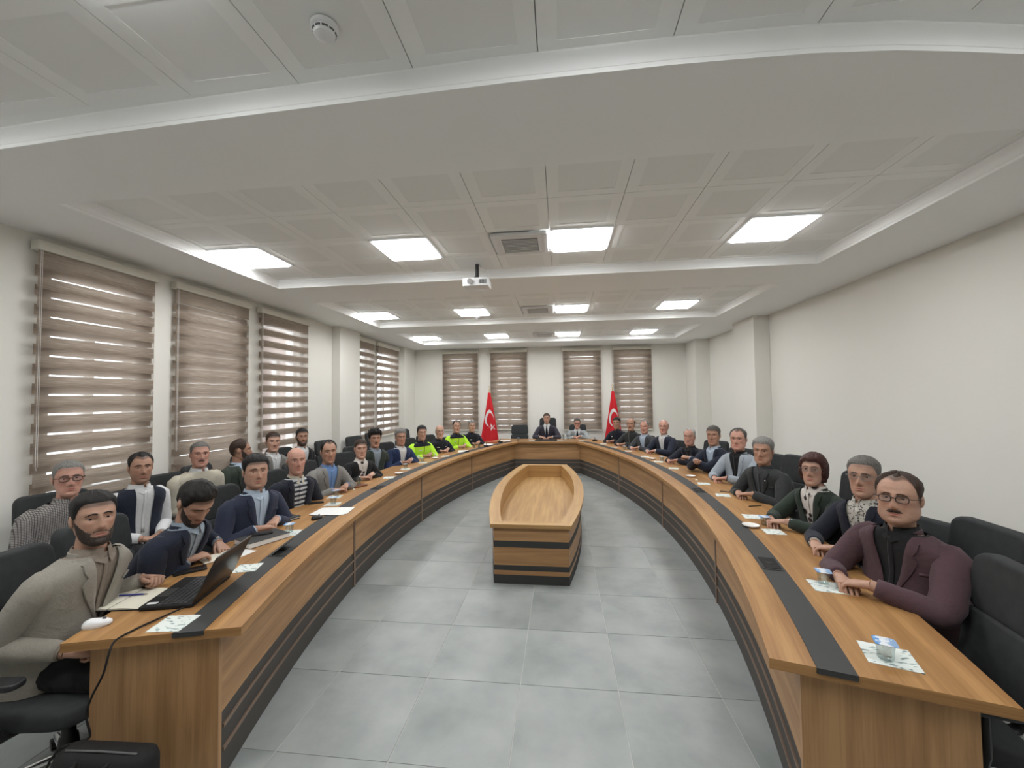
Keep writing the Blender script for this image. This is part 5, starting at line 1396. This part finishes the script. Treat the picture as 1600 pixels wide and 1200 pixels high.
# right arm
napkin(.93, 9.30, 'printed napkin nearest the far right corner of the table', -.2)
e = empty('folder', (1.10, 9.52, TZ), -.5, 'brown folder at the far right corner under the flag', 'folder'); b = MB(); b.rbox(0, 0, .006, .11, .15, .006, .006); obj('cover', b, MAT['brown'], e)
napkin(1.09, 8.72, 'printed napkin before the black zipped jacket', -.2); cup(1.25, 8.36, 'sealed water cup before the charcoal blazer', z=TZ); napkin(1.28, 8.10, 'printed napkin before the charcoal blazer', -.2)
napkin(1.44, 7.36, 'printed napkin before the navy blazer and white shirt', -.2); plate(1.50, 7.08, 'white saucer before the navy blazer and white shirt'); napkin(1.54, 6.80, 'printed napkin before the person leaning forward', -.2); cup(1.62, 6.92, 'sealed water cup before the person leaning forward', z=TZ)
napkin(1.61, 6.18, 'printed napkin before the person with raised hands', -.2); plate(1.655, 5.56, 'white saucer before the light grey-blue blazer')
b = MB(); b.rbox(0, 0, .006, .012, .02, .006, .005); tag(obj('sweet', b, MAT['cream_paper'], loc=(1.655, 5.33, TZ), smooth=True), 'small wrapped sweet by the saucer on the right arm', 'sweet')
napkin(1.675, 5.13, 'printed napkin before the light grey-blue blazer', -.2); napkin(1.675, 4.55, 'printed napkin before the black jacket with lapel pin', -.2)
e = empty('pen', (1.77, 4.70, TZ + .0045), -.5, 'black pen before the black jacket with lapel pin', 'pen'); b = MB(); b.tube([(-.065, 0, 0), (.065, 0, 0)], .0045, 8); obj('barrel', b, MAT['black'], e)
napkin(1.62, 3.77, 'printed napkin before the dark green blazer', -.15); cup(1.62, 3.55, 'sealed water cup before the dark green blazer', z=TZ); plate(1.487, 3.487, 'white saucer straddling the dark strip of the right arm')
napkin(1.60, 3.37, 'printed napkin beside the white saucer near the dark green blazer', -.1); phone(1.84, 3.66, 1.1, 'black phone between the dark green blazer and the floral shirt')
e = empty('pen', (1.80, 4.12, TZ + .0045), .3, 'black pen left of the hands of the dark green blazer', 'pen'); b = MB(); b.tube([(-.065, 0, 0), (.065, 0, 0)], .0045, 8); obj('barrel', b, MAT['black'], e)
napkin(1.42, 2.44, 'printed napkin under the cup before the plum blazer', -.2, .15); cup(1.428, 2.48, 'sealed water cup before the plum blazer', -.3)
napkin(1.28, 1.825, 'printed napkin at the near end of the right table arm', -.35, .165); cup(1.253, 1.802, 'sealed water cup at the near end of the right table arm', -.4)
# flip-up socket boxes set in the dark strip
for side, a, lab, up in ((-1, -.2, 'raised black socket lid in the left dark strip near the thick report', True), (1, -.195, 'black socket box in the right dark strip before the plum blazer', False), (1, -.028, 'black socket box in the right dark strip before the black jacket with lapel pin', False), (-1, -.035, 'black socket box in the left dark strip before the tweed blazer', False)):
    p = tp(side, a, .22); rz = (a if side > 0 else -a)
    e = empty('socket_box', (p[0], p[1], TT + .0015), rz, lab, 'socket box', 'socket boxes in the dark strips')
    b = MB(); b.rbox(0, 0, .002, .055, .10, .002, .006); obj('frame', b, MAT['anth'], e)
    b = MB(); b.rbox(0, 0, .005, .045, .088, .002, .004)
    o = obj('lid', b, MAT['blackmatte'], e)
    if up: o.rotation_euler = (0, radians(-38) * (1 if side < 0 else -1), 0); o.location = (.0, 0, .024)
    b = MB(); b.box(-.02, .02, -.015, .015, .004, .0085); obj('socket', b, MAT['black'], e)

# cable from the laptop over the table end
def cable(name, pts, r, lab, mat='blackmatte'):
    P = [Vector(p) for p in pts]; q = []
    P = [P[0] * 2 - P[1]] + P + [P[-1] * 2 - P[-2]]
    for k in range(1, len(P) - 2):
        for t in range(6):
            u = t / 6; a, b, c, d = P[k - 1:k + 3]
            q.append(.5 * ((2 * b) + (c - a) * u + (2 * a - 5 * b + 4 * c - d) * u * u + (3 * b - a - 3 * c + d) * u ** 3))
    q.append(P[-2])
    o0 = q[0].copy()
    m = MB(); m.tube([p - o0 for p in q], r, 7)
    o = obj(name, m, MAT[mat], smooth=True, loc=o0); return tag(o, lab, 'cable')
cable('laptop_cable', [(-1.90, 1.885, TT + .012), (-1.93, 1.80, TT + .008), (-1.955, 1.70, TT + .006), (-1.955, 1.61, TT + .004), (-1.935, 1.567, TU + .01), (-1.945, 1.555, .64), (-1.995, 1.553, .545), (-2.015, 1.55, .47), (-1.995, 1.55, .385), (-2.03, 1.535, .372), (-2.12, 1.53, .335), (-2.19, 1.53, .22), (-2.22, 1.53, .05)], .0042, 'thin black cable hanging from the laptop over the left table end')
# black bag on the floor
e = empty('laptop_bag', (-1.81, 1.465, 0), .05, 'black soft bag standing on the floor against the left table end', 'bag')
b = cushion(0, 0, .215, .20, .065, .21, .06, .05); obj('bag_body', b, MAT['blackmatte'], e, True)
b = MB(); b.tube([(-.07, -.03, .41), (-.06, -.075, .40), (0, -.085, .39), (.06, -.075, .40), (.07, -.03, .41)], .009, 8); obj('handle', b, MAT['blackmatte'], e, True)
b = MB(); b.tube([(-.15, -.02, .424), (0, -.02, .427), (.15, -.02, .424)], .004, 6); obj('zip', b, MAT['grey_dark'], e, True)
# power leads on the floor under the near left chair
e = empty('power_adapter', (-3.05, 1.98, 0), .7, 'black power adapter block on the floor by the near left chair', 'adapter')
b = MB(); b.rbox(0, 0, .016, .035, .07, .016, .008); obj('block', b, MAT['blackmatte'], e, True, 40)
cable('power_lead', [(-3.03, 2.04, .016), (-2.98, 2.12, .01), (-2.86, 2.25, .006), (-2.7, 2.36, .006), (-2.62, 2.2, .006)], .004, 'black lead curling from the power adapter on the floor')

# ---------------------------------------------------------------- flags
MAT['flag_red'] = plain('flag_red', (.56, .022, .03), .75, .2, .05, 30); MAT['flag_white'] = plain('flag_white', (.74, .72, .71), .8, .2, .02, 30)
def flag(x, y, lab):
    e = empty('flag', (x, y, 0), 0, lab, 'flag', 'red crescent and star flags')
    b = MB(); b.lathe([(.16, 0), (.16, .02), (.05, .04), (.025, .08)], 20); obj('base', b, MAT['brass'], e, True, 40)
    b = MB(); b.tube([(0, 0, .05), (0, 0, 2.05)], .012, 10); obj('pole', b, MAT['brass'], e, True, 40)
    b = MB(); cs = []
    for k in range(15): a = radians(-60 + 300 * k / 14); cs.append((.028 * cos(a), 0, 2.10 + .028 * sin(a)))
    b.tube(cs, [.002 + .006 * sin(pi * k / 14) for k in range(15)], 6); b.tube([(0, 0, 2.03), (0, 0, 2.075)], .010, 8); obj('finial', b, MAT['brass'], e, True)
    # draped cloth: narrow at the top of the pole, widening downwards in folds
    def S(u, v):      # u across 0..1, v down 0..1
        w0 = -.03 - .235 * v ** 1.1; w1 = .035 + .235 * v ** .9
        xx = w0 + (w1 - w0) * u; z = 1.95 - 1.42 * v
        yy = -.035 - .045 * v * sin(u * 3.2 * pi + v * 1.5) - .08 * v * sin(pi * u)
        return Vector((xx, yy, z))
    nu, nv = 36, 40
    b = MB(); b.grid([[S(i / nu, j / nv) for i in range(nu + 1)] for j in range(nv + 1)])
    b.grid([[S(i / nu, j / nv) + Vector((0, .004, 0)) for i in range(nu + 1)][::-1] for j in range(nv + 1)])
    fo = obj('flag_cloth', b, MAT['flag_red'], e, True, 80)
    def onto(poly, name):      # flat emblem following the folds, a hair in front of the cloth
        m = MB(); m.grid([[S(u, v) + Vector((0, -.003, 0)) for u, v in r] for r in poly]); obj(name, m, MAT['flag_white'], fo, True)
    # crescent: centre in the cloth (u, v); the hanging cloth squeezes it sideways
    cu, cv, R1, R2 = .50, .50, .165, .132
    KU = 2.45; clampu = lambda u: max(.03, min(.97, u))
    rows = []
    for k in range(33):
        a = radians(-48 + 38 + 288 * k / 32 - 18)
        o_ = (R1 * cos(a), -R1 * sin(a))
        ic = (cu + .028, cv + .028)
        # inner edge: project towards the inner circle
        d_ = Vector((cos(a) * 1.0, -sin(a)))
        t_ = Vector((ic[0] - cu, ic[1] - cv)); bq = d_.dot(t_); cq = t_.length ** 2 - R2 ** 2
        rr = bq + sqrt(max(0, bq * bq - cq)); rr = min(rr, R1)
        q_ = rr / R1; rows.append([(clampu(cu + KU * o_[0] * (1 + (q_ - 1) * f_)), cv + o_[1] * (1 + (q_ - 1) * f_)) for f_ in (0, .33, .66, 1)])
    onto(rows, 'crescent')
    sc_u, sc_v = .70, .675
    pts = []
    for k in range(10):
        r_ = .075 if k % 2 == 0 else .030; a = pi / 2 + k * pi / 5 + .3
        pts.append((sc_u + r_ * cos(a) * 3.4, sc_v - r_ * sin(a)))
    m = MB(); ids = [m.vert(S(u, v) + Vector((0, -.004, 0))) for u, v in pts]; ce = m.vert(S(sc_u, sc_v) + Vector((0, -.004, 0)))
    for k in range(10): m.face((ce, ids[k], ids[(k + 1) % 10]))
    obj('star', m, MAT['flag_white'], fo)
flag(-1.985, 11.32, 'red flag with white crescent and star on the left of the head table'); flag(1.40, 11.32, 'red flag with white crescent and star on the right of the head table')

# ---------------------------------------------------------------- ceiling things
e = empty('projector', (-.96, 4.72, 3.125), 0, 'white projector hanging from the ceiling beam by a dark bracket', 'projector')
b = MB(); b.rbox(0, 0, .02, .155, .12, .05, .03, seg=4); obj('housing', b, MAT['white'], e, True, 40)
b = MB(); b.tube([(-.06, -.115, .02), (-.06, -.14, .02)], [.034, .032], 16); obj('lens', b, MAT['chrome'], e, True, 40)
b = MB()
for k in range(7): b.box(.045 + k * .013, .051 + k * .013, -.124, -.119, -.005, .045)
obj('vent', b, MAT['grey_dark'], e)
b = MB(); b.box(-.03, .03, -.03, .03, .07, .10); b.tube([(0, 0, .09), (0, 0, PAN - 3.125)], .022, 10); obj('ceiling_mount', b, MAT['anth'], e, True, 40)
b = MB(); b.tube([(.10, .02, .07), (.13, .02, .14), (.10, .03, .2), (.02, .02, PAN - 3.125)], .006, 6); obj('lead', b, MAT['white'], e, True)
for x, y, sc, lab in ((-.969, 1.577, 1.0, 'round white smoke detector on the near ceiling panel'), (-1.59, 7.80, .9, 'small smoke detector in the middle coffer beside a lit panel')):
    e = empty('smoke_detector', (x, y, PAN), 0, lab, 'smoke detector')
    b = MB(); b.lathe([(.05 * sc, 0), (.056 * sc, -.004), (.056 * sc, -.018), (.05 * sc, -.022)], 24); obj('base', b, MAT['white'], e, True, 40)
    b = MB(); b.lathe([(.046 * sc, -.022), (.048 * sc, -.030), (.040 * sc, -.046), (.026 * sc, -.052), (.002, -.053)], 24); obj('cap', b, MAT['white'], e, True, 40)
    for k in range(10):
        a0 = 2 * pi * k / 10; b = MB()
        b.grid([[((.0485 - .0035 * j) * sc * cos(a0 + .5 * t / 4), (.0485 - .0035 * j) * sc * sin(a0 + .5 * t / 4), -.031 - .007 * j) for t in range(5)] for j in (0, 1)]); obj('slot', b, MAT['grey_dark'], e)
